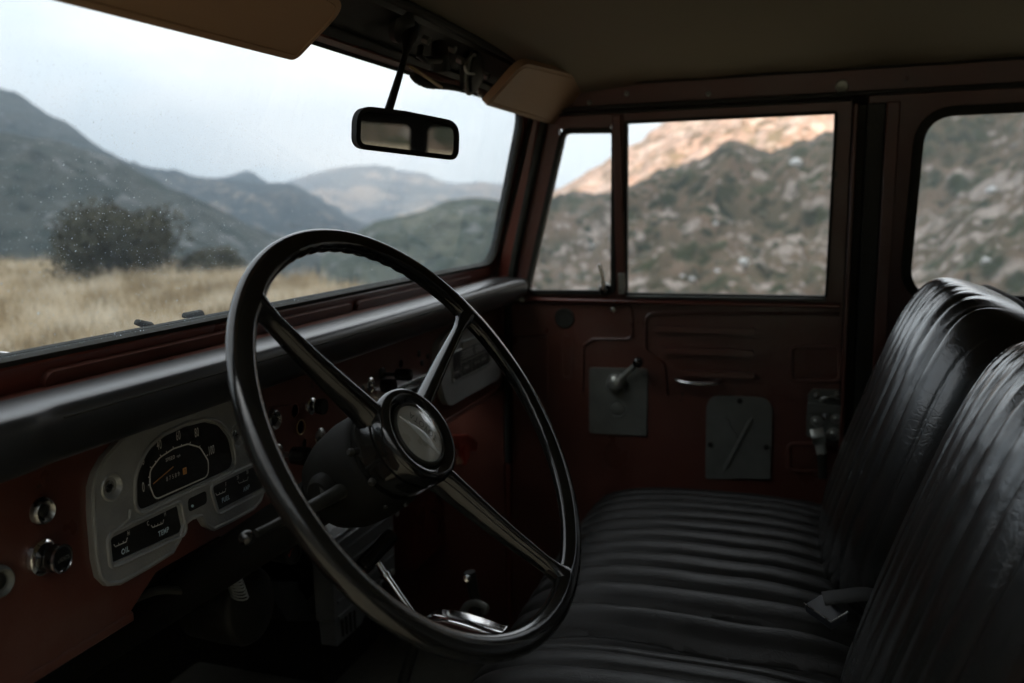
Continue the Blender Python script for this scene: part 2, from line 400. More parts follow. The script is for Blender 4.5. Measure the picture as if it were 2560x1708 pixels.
# stamped red covers along the lower rail
for a, b, lab in (((113, 957), (880, 775), None), ((893, 772), (1178, 703), None)):
    x0, _ = on_ws(*a, .018); x1, _ = on_ws(*b, .018)
    lo = rrect(x0, -.0355, x1, -.0135, .013)
    bm = BM(); plate(bm, lo, [], wm, .011, .0185)
    part('rail_cover', bm, PAINT_IN, wf, bevel=.0012)
    for fx in (.32, .86):
        xx = x0+(x1-x0)*fx; bm = BM()
        tube(bm, [wm(xx-.008, -.031, .019), wm(xx, -.0295, .0215), wm(xx+.010, -.031, .019)], .0011, 6); part('clip', bm, DULLCHROME, wf)
bm = BM(); sheet(bm, offset(gl, -.002), wm, .004); ws = part('windshield', bm, WGLASS, car)
# lower cowl shelf and firewall, kick panels, floor, tunnel
bm = BM(); box(bm, (.352, .585, -.158), (1.728, .655, -.1445)); part('cowl_shelf', bm, PAINT_IN, car, bevel=.003)
bm = BM(); box(bm, (.352, .99, -.96), (1.728, 1.0, -.34)); part('firewall', bm, BLACKP, car)
bm = BM(); box(bm, (.33, -1.25, -.967), (1.75, 1.0, -.9565)); part('floor_pan', bm, CARPET, car)
bm = BM(); plate(bm, rounded([(.86, -.954), (1.24, -.954), (1.19, -.78), (.92, -.78)], [0, 0, .05, .05]), [], lambda x, z, w: Vec((x, w, z)), -.2, .989); part('tunnel', bm, CARPET, car)
for mpf, x in ((sm, 1), (lm, -1)):
    bm = BM(); plate(bm, [(.605, -.955), (.99, -.955), (.99, -.34), (.70, -.34), (.66, -.15), (.60, -.15)], [], mpf, -.012, .006); part('kick_panel', bm, PAINT_IN, car, bevel=.003)
# side walls behind the doors, with windows
rw = [on_side(2273, 640), on_side(2297, 330)]
yw0 = rw[0][0]; ztop = on_side(2400, 283)[1]; zbot = on_side(2330, 742)[1]
rear_win = rounded([(-.98, zbot), (on_side(2268, 700)[0], zbot), (on_side(2309, 284)[0], ztop), (-.98, ztop)], .055, 10)
def side_plate(y0, y1, z0, z1, holes=(), zs=10):
    """rectangle with extra points along z so it follows the inward lean"""
    a = [(y0, z0+(z1-z0)*k/zs) for k in range(zs+1)]; b = [(y1, z1-(z1-z0)*k/zs) for k in range(zs+1)]
    return a+b
for mpf, nm, gm in ((sm, 'side_wall', RGLASS), (lm, 'side_wall', RGLASS)):
    bm = BM()
    plate(bm, [(-1.25, -.955), (-1.25, -.19), (-1.25, .235), (-.10, .235), (-.10, -.19), (-.10, -.955)], [rear_win], mpf, -.02, .0)
    sw = part(nm, bm, PAINT_IN, car, bevel=.002)
    bm = BM(); plate(bm, offset(rear_win, -.012), [offset(rear_win, .004)], mpf, -.004, .007); part('rubber_seal', bm, RUBBER, sw, bevel=.002)
    bm = BM(); sheet(bm, offset(rear_win, -.003), mpf, -.006); part('rear_side_glass', bm, gm, sw)
    # door post: stepped channel with a black weather strip
    for y0, y1, w0, w1, mm, nn in ((-.128, -.098, 0, .012, BLACKP, 'door_post'), (-.150, -.1285, 0, .020, PAINT_IN, 'door_post'), (-.098, -.083, -.01, .006, RUBBER, 'weather_strip'), (-.083, -.0755, -.01, .016, PAINT_IN, 'door_post')):
        bm = BM(); plate(bm, [(y0, -.94), (y1, -.94), (y1, -.19), (y1, .165), (y0, .165), (y0, -.19)], [], mpf, w0, w1); part(nn, bm, mm, car, bevel=.002)
    # roof rail above the door
    bm = BM(); plate(bm, [(-1.25, .236), (-1.25, .178), (.47, .178), (.455, .236)], [], mpf, -.012, .004); part('roof_rail', bm, PAINT_IN, car, bevel=.003)
    bm = BM(); plate(bm, [(-1.25, .186), (-1.25, .178), (.478, .178), (.476, .186)], [], mpf, .0045, .018); part('rain_channel', bm, BLACKP, car, bevel=.002)
    bm = BM(); plate(bm, [(-1.25, .236), (-1.25, .222), (.455, .222), (.452, .236)], [], mpf, .0045, .022); part('rail_strip', bm, RUBBER, car, bevel=.003)
    # front post between door and windshield
    bm = BM(); plate(bm, [(.595, -.955), (.62, -.955), (.618, -.16), (.512, .2), (.492, .2), (.583, -.16)], [], mpf, -.02, .003); part('front_post', bm, PAINT, car, bevel=.004)
    bm = BM(); plate(bm, [(-.145, -.955), (-.045, -.955), (-.045, -.19), (-.045, .21), (-.145, .21), (-.145, -.19)], [], mpf, -.045, -.022); part('door_jamb', bm, BLACKP, car)
    bm = BM(); plate(bm, [(.56, -.955), (.62, -.955), (.62, -.16), (.505, .21), (.474, .21), (.545, -.08), (.56, -.19)], [], mpf, -.045, -.022); part('door_jamb', bm, BLACKP, car)
    bm = BM(); plate(bm, [(-.10, .165), (.50, .165), (.50, .20), (-.10, .20)], [], mpf, -.045, -.022); part('door_jamb', bm, BLACKP, car)
    bm = BM(); tube(bm, [mpf(y, z, .006) for y, z in ((.594, -.55), (.588, -.19), (.566, -.10), (.538, 0.), (.509, .10), (.488, .172))], .0085, 12, flat=.9); part('weather_strip', bm, RUBBER, car)
    # body below the opening
    bm = BM(); plate(bm, [(-.10, -.955), (.60, -.955), (.60, -.90), (-.10, -.90)], [], mpf, -.02, .0); part('sill', bm, PAINT_IN, car, bevel=.004)
for px, py in ((1568, 235), (1772, 236), (1475, 258)):
    y, z = on_side(px, py); screw(car, 'screw', sm(y, z, .006), (-1, 0, 0), .0045, ZINC)
y, z = on_side(2105, 217); bm = BM(); lathe(bm, sm(y, z, .004), (-1, 0, 0), [(0, .011), (.003, .011), (.0045, .009), (.0035, .006), (.0035, 0)], 24); part('snap_button', bm, ZINC, car)
# roof: skin and lining, slightly arched both ways
def roof(z_off, name, m, x0, x1, y0, y1):
    bm = BM(); nx, ny = 30, 30; g = []
    for i in range(nx+1):
        row = []
        for j in range(ny+1):
            x = x0+(x1-x0)*i/nx; y = y0+(y1-y0)*j/ny; t = (x-MID)/(x1-MID)
            z = .222+.035*(1-t*t)-.012*max(0, (y-.2)/.26)**2+z_off+.0012*math.sin(y*31+x*7)
            row.append(bm.verts.new((x, y, z)))
        g.append(row)
    for i in range(nx):
        for j in range(ny): bm.faces.new((g[i][j], g[i+1][j], g[i+1][j+1], g[i][j+1]))
    return part(name, bm, m, car)
roof(0, 'roof_lining', LINER, .40, 1.68, -1.25, .462)
roof(.03, 'roof_skin', PAINT, .36, 1.72, -1.27, .56)
# header above the glass
bm = BM()
prof = [(.528, .190), (.512, .196), (.498, .214), (.470, .231), (.462, .250), (.53, .27), (.56, .25)]
plate(bm, prof, [], lambda y, z, w: Vec((w, y, z)), .385, 1.695); hd = part('header_panel', bm, BLACKP, car, bevel=.003)
bm = BM(); tube(bm, [(.40, .458, .2375), (MID, .458, .2395), (1.68, .458, .2375)], .006, 10); part('header_piping', bm, RUBBER, hd)
bm = BM(); tube(bm, [(.42, .505, .2005), (1.04, .5055, .2005), (1.66, .505, .2005)], .0022, 8); part('header_bead', bm, RUBBER, hd)
# back wall with rear glass
bm = BM()
hw = [rrect(.56, -.14, .985, .062, .02), rrect(1.04, -.14, 1.50, .062, .02)]
plate(bm, [(.352, -.955), (1.728, -.955), (1.728, -.19), (1.68, .25), (.40, .25), (.352, -.19)], hw, lambda x, z, w: Vec((x, -1.25-w, z)), 0, .02); bw = part('back_wall', bm, BLACKP, car, bevel=.002)
for h in hw:
    bm = BM(); sheet(bm, offset(h, -.003), lambda x, z, w: Vec((x, -1.26, z)), 0); part('rear_glass', bm, SGLASS, bw)
bn = thing('rear_bench', 'black folded bench seat standing behind the front seats', 'bench', (MID, -1.05, -.95))
bm = BM(); plate(bm, rounded([(-1.12, -.95), (-.98, -.95), (-1.02, -.03), (-1.09, -.015)], [.02, .02, .03, .03]), [], lambda y, z, w: Vec((w, y, z)), .46, .98); part('backrest', bm, CARPET, bn, bevel=.02)
bm = BM(); plate(bm, rounded([(-1.12, -.95), (-.98, -.95), (-1.02, -.05), (-1.09, -.035)], [.02, .02, .03, .03]), [], lambda y, z, w: Vec((w, y, z)), 1.02, 1.62); part('backrest', bm, CARPET, bn, bevel=.02)
# hood and fenders beyond the glass (below the sight line)
bm = BM()
plate(bm, rounded([(.52, -.36), (1.56, -.36), (1.50, -.305), (.58, -.305)], [0, 0, .03, .03]), [], lambda x, z, w: Vec((x, w, z)), .70, 1.62); part('hood', bm, PAINT, car, bevel=.01)
for x0, x1 in ((.24, .515), (1.565, 1.84)):
    bm = BM(); plate(bm, rounded([(x0, -.75), (x1, -.75), (x1, -.42), (x0, -.42)], [0, 0, .03, .03]), [], lambda x, z, w: Vec((x, w, z)), .75, 1.7); part('fender', bm, PAINT, car, bevel=.01)
bm = BM(); box(bm, (.352, .657, -.36), (1.728, .70, -.150)); part('cowl', bm, PAINT, car, bevel=.008)

# ================================================================== WIPERS outside the glass
def wiper(px0, py0, px1, py1, label, Y=.668):
    w = thing('windshield_wiper', label, 'wiper', at(1, px0, py0, Y), 'wiper fittings outside the windshield')
    a, b = at(1, px0, py0, Y), at(1, px1, py1, Y)
    bm = BM(); tube(bm, [a+Vec((-.003, 0, -.001)), a, b, b+Vec((.003, 0, -.002))], [.002, .0042, .0058, .004], 10, flat=.8); part('rubber_boot', bm, RUBBER, w)
    bm = BM(); lathe(bm, b+Vec((0, 0, -.022)), (0, -.2, 1), [(0, .006), (.012, .006), (.016, .004), (.016, 0)], 16); part('pivot', bm, DULLCHROME, w)
wiper(343, 806, 374, 815, 'small black wiper pivot outside the glass above the instrument cluster')
wiper(462, 789, 500, 784, 'small black wiper boot outside the glass just beside the steering wheel rim')
ant = thing('windshield_wiper', 'pale silver rod standing for a bright streak outside the windshield corner', 'wiper', at(1, 0, 889, .665))  # rod added for the bright streak at the glass corner
bm = BM(); tube(bm, [at(1, -160, 882, .67), at(1, -30, 883, .667), at(1, 76, 890, .664), at(1, 100, 896, .66)], [.0026, .0026, .0018, .001], 10); part('arm', bm, CHROME, ant)
bm = BM(); tube(bm, [at(1, -200, 893, .663), at(1, 60, 893, .656)], .0016, 8); part('blade', bm, RUBBER, ant)

# ================================================================== DASHBOARD
dash = thing('dashboard', 'dark red metal dashboard with black padded top running across the car', 'dashboard', (MID, YD, -.36))
holes = [circ(*on_dash(739, 1027), .0082), circ(*on_dash(763, 1109), .0060), circ(*on_dash(1003, 909), .0068)]
bm = BM()
plate(bm, [(.352, -.378), (.62, -.378), (.66, -.352), (.76, -.352), (.80, -.378), (1.728, -.378), (1.728, -.16), (.352, -.16)], holes+[circ(*on_dash(752, 1068), .0090)], dm, -.0025, 0)
pan = part('panel', bm, PAINT_IN, dash, bevel=.0008)
bm = BM(); box(bm, (.40, .635, -.375), (1.70, .64, -.165)); part('panel_backing', bm, BLACKP, dash)
for a, b in (((.352, -.378), (.625, -.378)), ((.795, -.378), (1.728, -.378))):
    bm = BM(); plate(bm, [(0, -.386), (.055, -.392), (.06, -.380), (0, -.376)], [], lambda y, z, w: Vec((w, YD-.002+y, z)), a[0], b[0]); part('lower_flange', bm, PAINT_IN, dash, bevel=.002)
# bright rim of the drilled hole
bm = BM(); hx, hz = on_dash(752, 1068); ridge_loop(bm, circ(hx, hz, .0092, 24), dm, .0005, .0009, seg=6); part('hole_rim', bm, BRASS, dash)
# crash pad: section lofted along x
def pad_section(x):
    t = max(0., min(1., (.505-x)/.03)); t = t*t*(3-2*t)
    e = max(0., min(1., (x-1.62)/.09)); sag = .003*math.sin((x-.4)/1.3*PI)
    zb = -.1405-sag
    low = -.190
    yf = .538-.006*t
    P = [(.598, low-.004), (.57, low-.004), (yf+.012, low-.002), (yf+.002, low+.006), (yf-.0, (zb+low)/2), (yf+.0005, zb-.013), (yf+.003, zb-.0055), (yf+.008, zb-.0015), (.560, zb+.0002), (.578, zb+.0004), (.592, zb-.0002), (.598, zb-.006)]
    zc = -.165
    return [(y, zc+(z-zc)*(1-.25*e*e)) for y, z in P]
bm = BM(); xs = [.352, .356, .37, .40, .43, .46, .475, .49, .505, .52]+[.56+.05*k for k in range(21)]+[1.60, 1.64, 1.68, 1.705, 1.716, 1.720]
rings = []
for i, x in enumerate(xs):
    s = pad_section(x); c = (sum(p[0] for p in s)/len(s), sum(p[1] for p in s)/len(s)); k = 1.
    if i == 0: k = .9
    if i == len(xs)-1: k = .72
    if i == len(xs)-2: k = .92
    rings.append([bm.verts.new((x, c[0]+(y-c[0])*k, c[1]+(z-c[1])*k)) for y, z in s])
for a, b in zip(rings, rings[1:]):
    for k in range(len(a)): bm.faces.new((a[k], a[(k+1) % len(a)], b[(k+1) % len(a)], b[k]))
bm.faces.new(rings[0][::-1]); bm.faces.new(rings[-1])
pad = part('crash_pad', bm, PAD, dash, smooth=60)
pad.modifiers.new('s', 'SUBSURF').levels = 1; pad.modifiers['s'].render_levels = 2
bm = BM(); tube(bm, [(.51, .5385, -.1545), (1.1, .5382, -.1580), (1.69, .5385, -.1560)], .0010, 6); part('pad_seam', bm, RUBBER, pad)
b0 = at(1, 1300, 748, .56); bm = BM(); lathe(bm, b0, (0, -1, -.3), [(-.01, .006), (.006, .006), (.01, .004), (.01, 0)], 14); part('pad_bolt', bm, ZINC, pad)

# ---- instrument cluster
LX = .712
half = [(LX, -.316), (LX+.010, -.3165), (LX+.018, -.322), (LX+.027, -.332), (LX+.040, -.341), (LX+.06, -.343)]
left = [(2*LX-x, z) for x, z in half]
L_side = [(LX-.012, -.318), (LX-.019, -.330), (LX-.032, -.340), (.645, -.3415), (.607, -.3415), (.592, -.336), (.583, -.324), (.5805, -.306), (.5815, -.26), (.584, -.240), (.590, -.228), (.602, -.217), (.625, -.205), (.655, -.199), (.690, -.197)]
R_side = [(2*LX-x, z) for x, z in L_side][::-1]
outer = L_side+[(LX, -.1965)]+R_side+[(LX, -.3155)]
spd = rounded([(.636, -.281), (.788, -.281), (.782, -.247), (.766, -.228), (.742, -.2185), (.712, -.216), (.680, -.218), (.657, -.226), (.640, -.246)], [.012, .012, .03, .03, .03, .04, .03, .03, .03], 6)
oil = rounded([(.6005, -.3175), (.697, -.3225), (.6925, -.293), (.6005, -.293)], .004, 4)
fue = rounded([(.7465, -.291), (.755, -.3205), (.848, -.3215), (.842, -.291)], .004, 4)
slot = rrect(.7085, -.3035, .7335, -.2935, .002, 3)
CW = .0062
def cm(x, z, w): return dm(x, z, w)
dishes = [circ(.608, -.2465, .0132, 28), circ(.7965, -.2468, .0132, 28)]
bm = BM(); plate(bm, outer, [spd, oil, fue, slot]+dishes, cm, .0, CW)
clu = part('instrument_cluster', bm, HAMMER, dash, bevel=.0022, bseg=4, label='hammered silver gauge cluster behind the steering wheel')
# raised rims
bm = BM(); ridge_loop(bm, offset(spd, -.0035), cm, CW+.0001, .0019, seg=8)
ridge_loop(bm, offset(oil, -.0042), cm, CW+.0001, .0019, seg=8); ridge_loop(bm, offset(fue, -.0042), cm, CW+.0001, .0017, seg=8); ridge_loop(bm, offset(outer, .0028), cm, CW-.0006, .0021, seg=8)
part('raised_rim', bm, HAMMER, clu)
bm = BM(); tube(bm, [cm(x, z, CW) for x, z in [(.6275, -.275), (.625, -.284), (.612, -.2868), (.600, -.2885)]], .0018, 8)
part('raised_rim', bm, HAMMER, clu)
bm = BM(); plate(bm, circ(LX+.128-.012, -.262, .022, 30), [], cm, CW-.001, CW+.0018); part('round_boss', bm, HAMMER, clu, bevel=.001)
# faces
FD = .0036
bm = BM(); plate(bm, offset(spd, -.002), [], cm, .0002, FD); part('speedometer_face', bm, DIAL, clu)
bm = BM(); plate(bm, offset(oil, -.002), [], cm, .0003, FD); part('gauge_face', bm, DIAL, clu)
bm = BM(); plate(bm, offset(fue, -.002), [], cm, .0003, FD); part('gauge_face', bm, DIAL, clu)
bm = BM(); plate(bm, offset(slot, -.002), [], cm, .0003, FD+.003); part('indicator_face', bm, DIAL, clu)
ring = rounded([(.663, -.2775), (.744, -.2785), (.7455, -.262), (.734, -.244), (.716, -.2355), (.694, -.2345), (.674, -.238), (.659, -.247), (.6575, -.262)], [.009, .009, .01, .014, .014, .02, .014, .01, .01], 6)
bm = BM(); stroke(bm, ring, cm, FD+.0006, .0015, closed=True)
ctr = (.702, -.262)
for x, z, s in ((.6575, -.2605, 1.6), (.6575, -.253, 1), (.6615, -.2445, 1.6), (.668, -.2405, 1), (.676, -.2372, 1.6), (.684, -.2355, 1), (.694, -.2345, 1.6), (.706, -.2347, 1), (.7185, -.2365, 1.6), (.733, -.2432, 1), (.743, -.256, 1.6)):
    d = Vec((x-.702, z+.268)).normalized()*.0016*s; stroke(bm, [(x, z), (x+d.x, z+d.y)], cm, FD+.0008, .0011)
for s, x, z in (('0', .6485, -.2605), ('20', .6495, -.2345), ('40', .6745, -.2255), ('60', .7025, -.2235), ('80', .7305, -.2275), ('100', .7515, -.2525)):
    text(bm, s, cm, x, z, .0098, FD+.0007, sx=.46, gap=1.1, bold=.004)
text(bm, 'SPEED', cm, .6885, -.2432, .0036, FD+.0007, sx=.82, bold=.02, gap=1.25); text(bm, 'mph', cm, .7005, -.2437, .0028, FD+.0007, sx=.8)
text(bm, '8 7 5 8 9', cm, .690, -.2625, .0046, FD+.0007, sx=.85)
part('speedometer_lettering', bm, DIALINK, clu)
bm = BM(); stroke(bm, [(.6605, -.2605), (.6905, -.2520)], cm, FD+.002, .0011)
plate(bm, rrect(.7058, -.2655, .7108, -.2588, .0003, 1), [], cm, FD, FD+.0006)
part('needle', bm, NEEDLE, clu)
bm = BM(); text(bm, '7', cm, .7083, -.2622, .0040, FD+.0008, sx=.85); part('odometer_digit', bm, DIAL, clu)
def arc(x0, z0, x1, z1, k=3):
    stroke(bm, [(x0, z0+.0028), (x0+.0016, z0), (x1-.0016, z1), (x1, z1+.0034)], cm, FD+.0007, .0009)
    for q in range(1, k+1):
        t = q/(k+1); x = x0+(x1-x0)*t; z = z0+(z1-z0)*t; stroke(bm, [(x, z), (x+.0002, z+.0022)], cm, FD+.0008, .0007)
for arcv, marks in (((.6055, -.304, .6225, -.3045, 2), (('H', .6245, -.2975),)), ((.6545, -.3035, .672, -.3045, 3), (('C', .6505, -.2975), ('H', .6745, -.2965))),
                    ((.7535, -.3035, .771, -.304, 2), (('F', .7715, -.2965),)), ((.793, -.3025, .812, -.3035, 1), (('30', .793, -.2955), ('30', .811, -.2945)))):
    bm = BM(); arc(*arcv)
    for t_, x, z in marks: text(bm, t_, cm, x, z, .0046, FD+.0007, sx=.6, bold=.01)
    part('gauge_scale', bm, DIALINK, clu)
for s_, x, z in (('OIL', .6185, -.3125), ('TEMP', .6705, -.3135), ('FUEL', .7695, -.3125), ('AMP', .8075, -.3125)):
    bm = BM(); text(bm, s_, cm, x, z, .0052, FD+.0007, sx=.78, bold=.035, gap=1.15); part('gauge_name', bm, BLUEINK, clu)
bm = BM(); plate(bm, circ(.7118, -.3005, .0014, 10), [], cm, FD, FD+.0042); part('indicator_lamp', bm, BLUEINK, clu)
for lp, w in ((spd, CW-.0006), (oil, CW-.0008), (fue, CW-.0008)):
    bm = BM(); sheet(bm, offset(lp, -.001), cm, w); part('gauge_glass', bm, CLEAR, clu)
for x, z in ((.608, -.2465), (.7965, -.2468)):
    bm = BM(); lathe(bm, cm(x, z, CW-.0012), (0, -1, 0), [(-.002, .0136), (.0018, .0136), (.0028, .0126), (.0024, .0112), (-.0040, .0074), (-.0044, 0)], 36); part('screw_dish', bm, HAMMER, clu)
    s = screw(clu, 'screw', cm(x, z, CW-.0050), (0, -1, 0), .0066, DULLCHROME, cross=False)
    bm = BM()
    for a, b in (((-.0032, 0), (.0032, 0)), ((0, -.0032), (0, .0032))): stroke(bm, [(x+a[0], z+a[1]), (x+b[0], z+b[1])], cm, CW-.0050+.0031+(.0001 if a[0] else .00018), .0010)
    part('screw_recess', bm, BLACKP, clu)

# ---- knobs, sockets and plates on the dash face
def ring_socket(px, py, r, m=CHROME, name='socket'):
    x, z = on_dash(px, py); bm = BM()
    lathe(bm, dm(x, z, -.001), (0, -1, 0), [(0, r*1.15), (.002, r*1.12), (.006, r), (.007, r*.88), (.004, r*.62), (-.004, r*.5), (-.004, 0)], 30)
    k = part(name, bm, m, dash); bm = BM(); lathe(bm, dm(x, z, .0), (0, -1, 0), [(-.002, r*.5), (.0025, r*.48), (.0035, r*.3), (.0035, 0)], 20); part('socket_core', bm, BLACKP, k)
ring_socket(103, 1278, .0105, DULLCHROME)
ring_socket(681, 1050, .0120, DULLCHROME)
ring_socket(-6, 1455, .012, STEELGREY)
def knob(px, py, r, ln, m1=CHROME, m2=BAKELITE, txt=None, name='knob', dirv=(0, -1, 0), stem=.006):
    x, z = on_dash(px, py); o = dm(x, z, 0); d = Vec(dirv).normalized(); bm = BM()
    lathe(bm, o, d, [(-.001, r*1.0), (.002, r*.98), (.004, r*.75), (.0045, stem*.6), (ln*.45, stem*.6), (ln*.46, stem)], 26)
    k = part(name+'_bush', bm, m1, dash); bm = BM()
    lathe(bm, o, d, [(ln*.45, stem*.9), (ln*.52, r*.86), (ln*.9, r*.92), (ln*.99, r*.86), (ln, r*.72), (ln*.97, 0)], 30)
    kb = part(name, bm, m2, dash)
    if txt:
        bm = BM(); text(bm, txt, lambda a, b, w: o+d*(ln+.0008)+Vec((a, 0, b)), 0, 0, r*.42, sx=.7, rot=.0, gap=1.2); part('knob_lettering', bm, DIALINK, kb)
    return kb
# big headlight knob, chrome collar with black lettered face
x, z = on_dash(103, 1392); o = dm(x, z, 0); bm = BM()
lathe(bm, o, (.12, -1, -.02), [(-.001, .014), (.003, .014), (.005, .012), (.010, .0105), (.012, .0118), (.018, .0120), (.0205, .0114), (.0200, .0102), (.0195, 0)], 36); kb = part('light_knob', bm, BAKELITE, dash)
bm = BM(); lathe(bm, o, (.12, -1, -.02), [(-.0012, .0155), (.003, .0155), (.0050, .0130), (.0053, .0122)], 36); part('knob_collar', bm, CHROME, kb)
bm = BM(); lathe(bm, o, (.12, -1, -.02), [(.0190, .0123), (.0209, .0121), (.0211, .0106), (.0201, .0104)], 36); part('knob_ring', bm, CHROME, kb)
dd = Vec((.12, -1, -.02)).normalized()
bm = BM(); lathe(bm, o, dd, [(.0190, .0101), (.0208, .0096), (.0211, 0)], 30); part('knob_face', bm, BAKELITE, kb)
bm = BM(); text(bm, 'LIGHTS', lambda a, b, w: o+dd*.0216+Vec((a, 0, b)), 0, 0, .0034, sx=.62, gap=1.3); part('knob_lettering', bm, ZINC, kb)
knob(778, 1015, .0115, .020, CHROME, BAKELITE); knob(692, 1135, .0125, .045, DULLCHROME, BAKELITE); knob(800, 1092, .0120, .040, DULLCHROME, STEELGREY)
knob(925, 962, .0115, .040, CHROME, BAKELITE, stem=.005); knob(955, 935, .0105, .048, BLACKP, BAKELITE, stem=.005)
for px, py, r in ((1047, 884, .006), (1069, 891, .005), (1054, 908, .005), (905, 975, .006), (880, 1013, .0075)):
    x, z = on_dash(px, py); bm = BM(); lathe(bm, dm(x, z, 0), (0, -1, 0), [(-.001, r), (.0015, r), (.0025, r*.7), (.0025, 0)], 18); part('plug', bm, BLACKP, dash)
# ashtray
bx = rounded([on_dash(950, 1000), on_dash(948, 972), on_dash(1055, 930), on_dash(1075, 945), on_dash(1075, 1010)], [.004, .008, .008, .004, .004])
x0, z0 = 1.155, -.318; x1, z1 = 1.318, -.272
bm = BM(); lo = rrect(x0, z0, x1, z1, .008); plate(bm, lo, [offset(lo, .0045)], dm, 0, .013); ash = part('ashtray', bm, CHROME, dash, bevel=.0012)
bm = BM(); plate(bm, offset(lo, .0055), [], dm, 0, .0105); part('ashtray_face', bm, DULLCHROME, ash, bevel=.003)
bm = BM(); plate(bm, rrect(1.215, -.297, 1.262, -.283, .007), [], dm, .010, .017); part('ashtray_pull', bm, BAKELITE, ash, bevel=.003)
bm = BM(); lathe(bm, dm(x0-.004, -.302, 0), (0, -1, 0), [(-.001, .006), (.006, .006), (.009, .004), (.0095, 0)], 16); part('ashtray_pin', bm, CHROME, ash)
# data plate housing on the passenger side
P_ = [(1.403, -.350), (1.640, -.3515), (1.664, -.346), (1.671, -.330), (1.668, -.312), (1.640, -.270), (1.600, -.232), (1.560, -.212), (1.51, -.2045), (1.45, -.2075), (1.39, -.219), (1.352, -.232), (1.347, -.262), (1.357, -.300), (1.372, -.330), (1.384, -.344)]
bm = BM(); plate(bm, rounded(P_, .012, 3), [], dm, 0, .012); dp = part('passenger_plate', bm, HAMMER, dash, bevel=.003, label='silver plate with shift pattern label on the passenger end')
q = rounded([(1.407, -.3075), (1.603, -.3075), (1.585, -.2575), (1.407, -.2575)], .003, 2)
bm = BM(); plate(bm, offset(q, -.003), [q], dm, .0118, .0145); part('label_rim', bm, ZINC, dp, bevel=.0008)
bm = BM(); plate(bm, q, [], dm, .0115, .0130); part('label_plate', bm, DIAL, dp)
bm = BM()
W = .0136
for k in range(4):
    z = -.2615-k*.0042
    for a, b in ((1.452, 1.515), (1.520, 1.585-k*.002)): stroke(bm, [(a, z), (b-random.random()*.01, z)], dm, W, .0012)
stroke(bm, [(1.448, -.2805), (1.590, -.2805)], dm, W, .0008); stroke(bm, [(1.448, -.2595), (1.448, -.3060)], dm, W, .0008); stroke(bm, [(1.500, -.2810), (1.500, -.3060)], dm, W, .0008)
for cx, a in ((1.425, 3), (1.474, 3), (1.530, 2), (1.567, 3)):
    stroke(bm, [(cx-.011, -.2935), (cx+.011, -.2935)], dm, W, .0011)
    for k in range(a):
        xx = cx-.011+.022*k/(a-1); stroke(bm, [(xx, -.2875), (xx, -.2995)], dm, W+.0001, .0011)
    text(bm, '1 3' if a == 3 else 'H L', dm, cx, -.2850, .0038, W, sx=.9)
for cx in (1.411, 1.599): stroke(bm, [(cx-.003, -.305), (cx+.003, -.305)], dm, W+.0004, .005)
part('label_lettering', bm, DIALINK, dp)
bm = BM(); plate(bm, rounded([(1.455, -.2555), (1.583, -.2555), (1.560, -.2435), (1.455, -.2435)], .002, 2), [], dm, .0115, .0150); part('plate_band', bm, ZINC, dp, bevel=.0008)
bm = BM(); lathe(bm, dm(1.391, -.2365, .0115), (0, -1, 0), [(0, .0125), (.002, .012), (.001, .0085), (-.002, .007), (.0005, .0065), (.0025, .004), (.003, 0)], 28); part('plate_screw', bm, DULLCHROME, dp)
# red bracket below the dash, its light glint built as a pale patch, seen right of the hub
BRRED = mat('bright_red_paint', (.42, .05, .03), (.5, .07, .04), rough=.35)
bk = thing('under_dash_bracket', 'small red folded bracket hanging below the dashboard beside the hub', 'bracket', at(1, 1160, 1120, .66))
pts = [at(1, *p, .66) for p in ((1120, 1088), (1160, 1086), (1183, 1104), (1180, 1128), (1150, 1126), (1122, 1120))]
bm = BM(); plate(bm, [(p.x, p.z) for p in pts], [], lambda x, z, w: Vec((x, .66-w, z)), 0, .010); part('flange', bm, BRRED, bk, bevel=.002)
pts = [at(1, *p, .645) for p in ((1140, 1104), (1175, 1108), (1170, 1142), (1160, 1165), (1150, 1160))]
bm = BM(); plate(bm, [(p.x, p.z) for p in pts], [], lambda x, z, w: Vec((x, .645-w, z+.2*w)), 0, .004); part('leg', bm, BRRED, bk, bevel=.001)
pts = [at(1, *p, .64) for p in ((1146, 1143), (1155, 1157), (1140, 1161), (1139, 1150))]
bm = BM(); plate(bm, [(p.x, p.z) for p in pts], [], lambda x, z, w: Vec((x, .64-w, z)), 0, .003); part('tag', bm, VISOR, bk)  # pale patch standing for a glint of light on the bracket

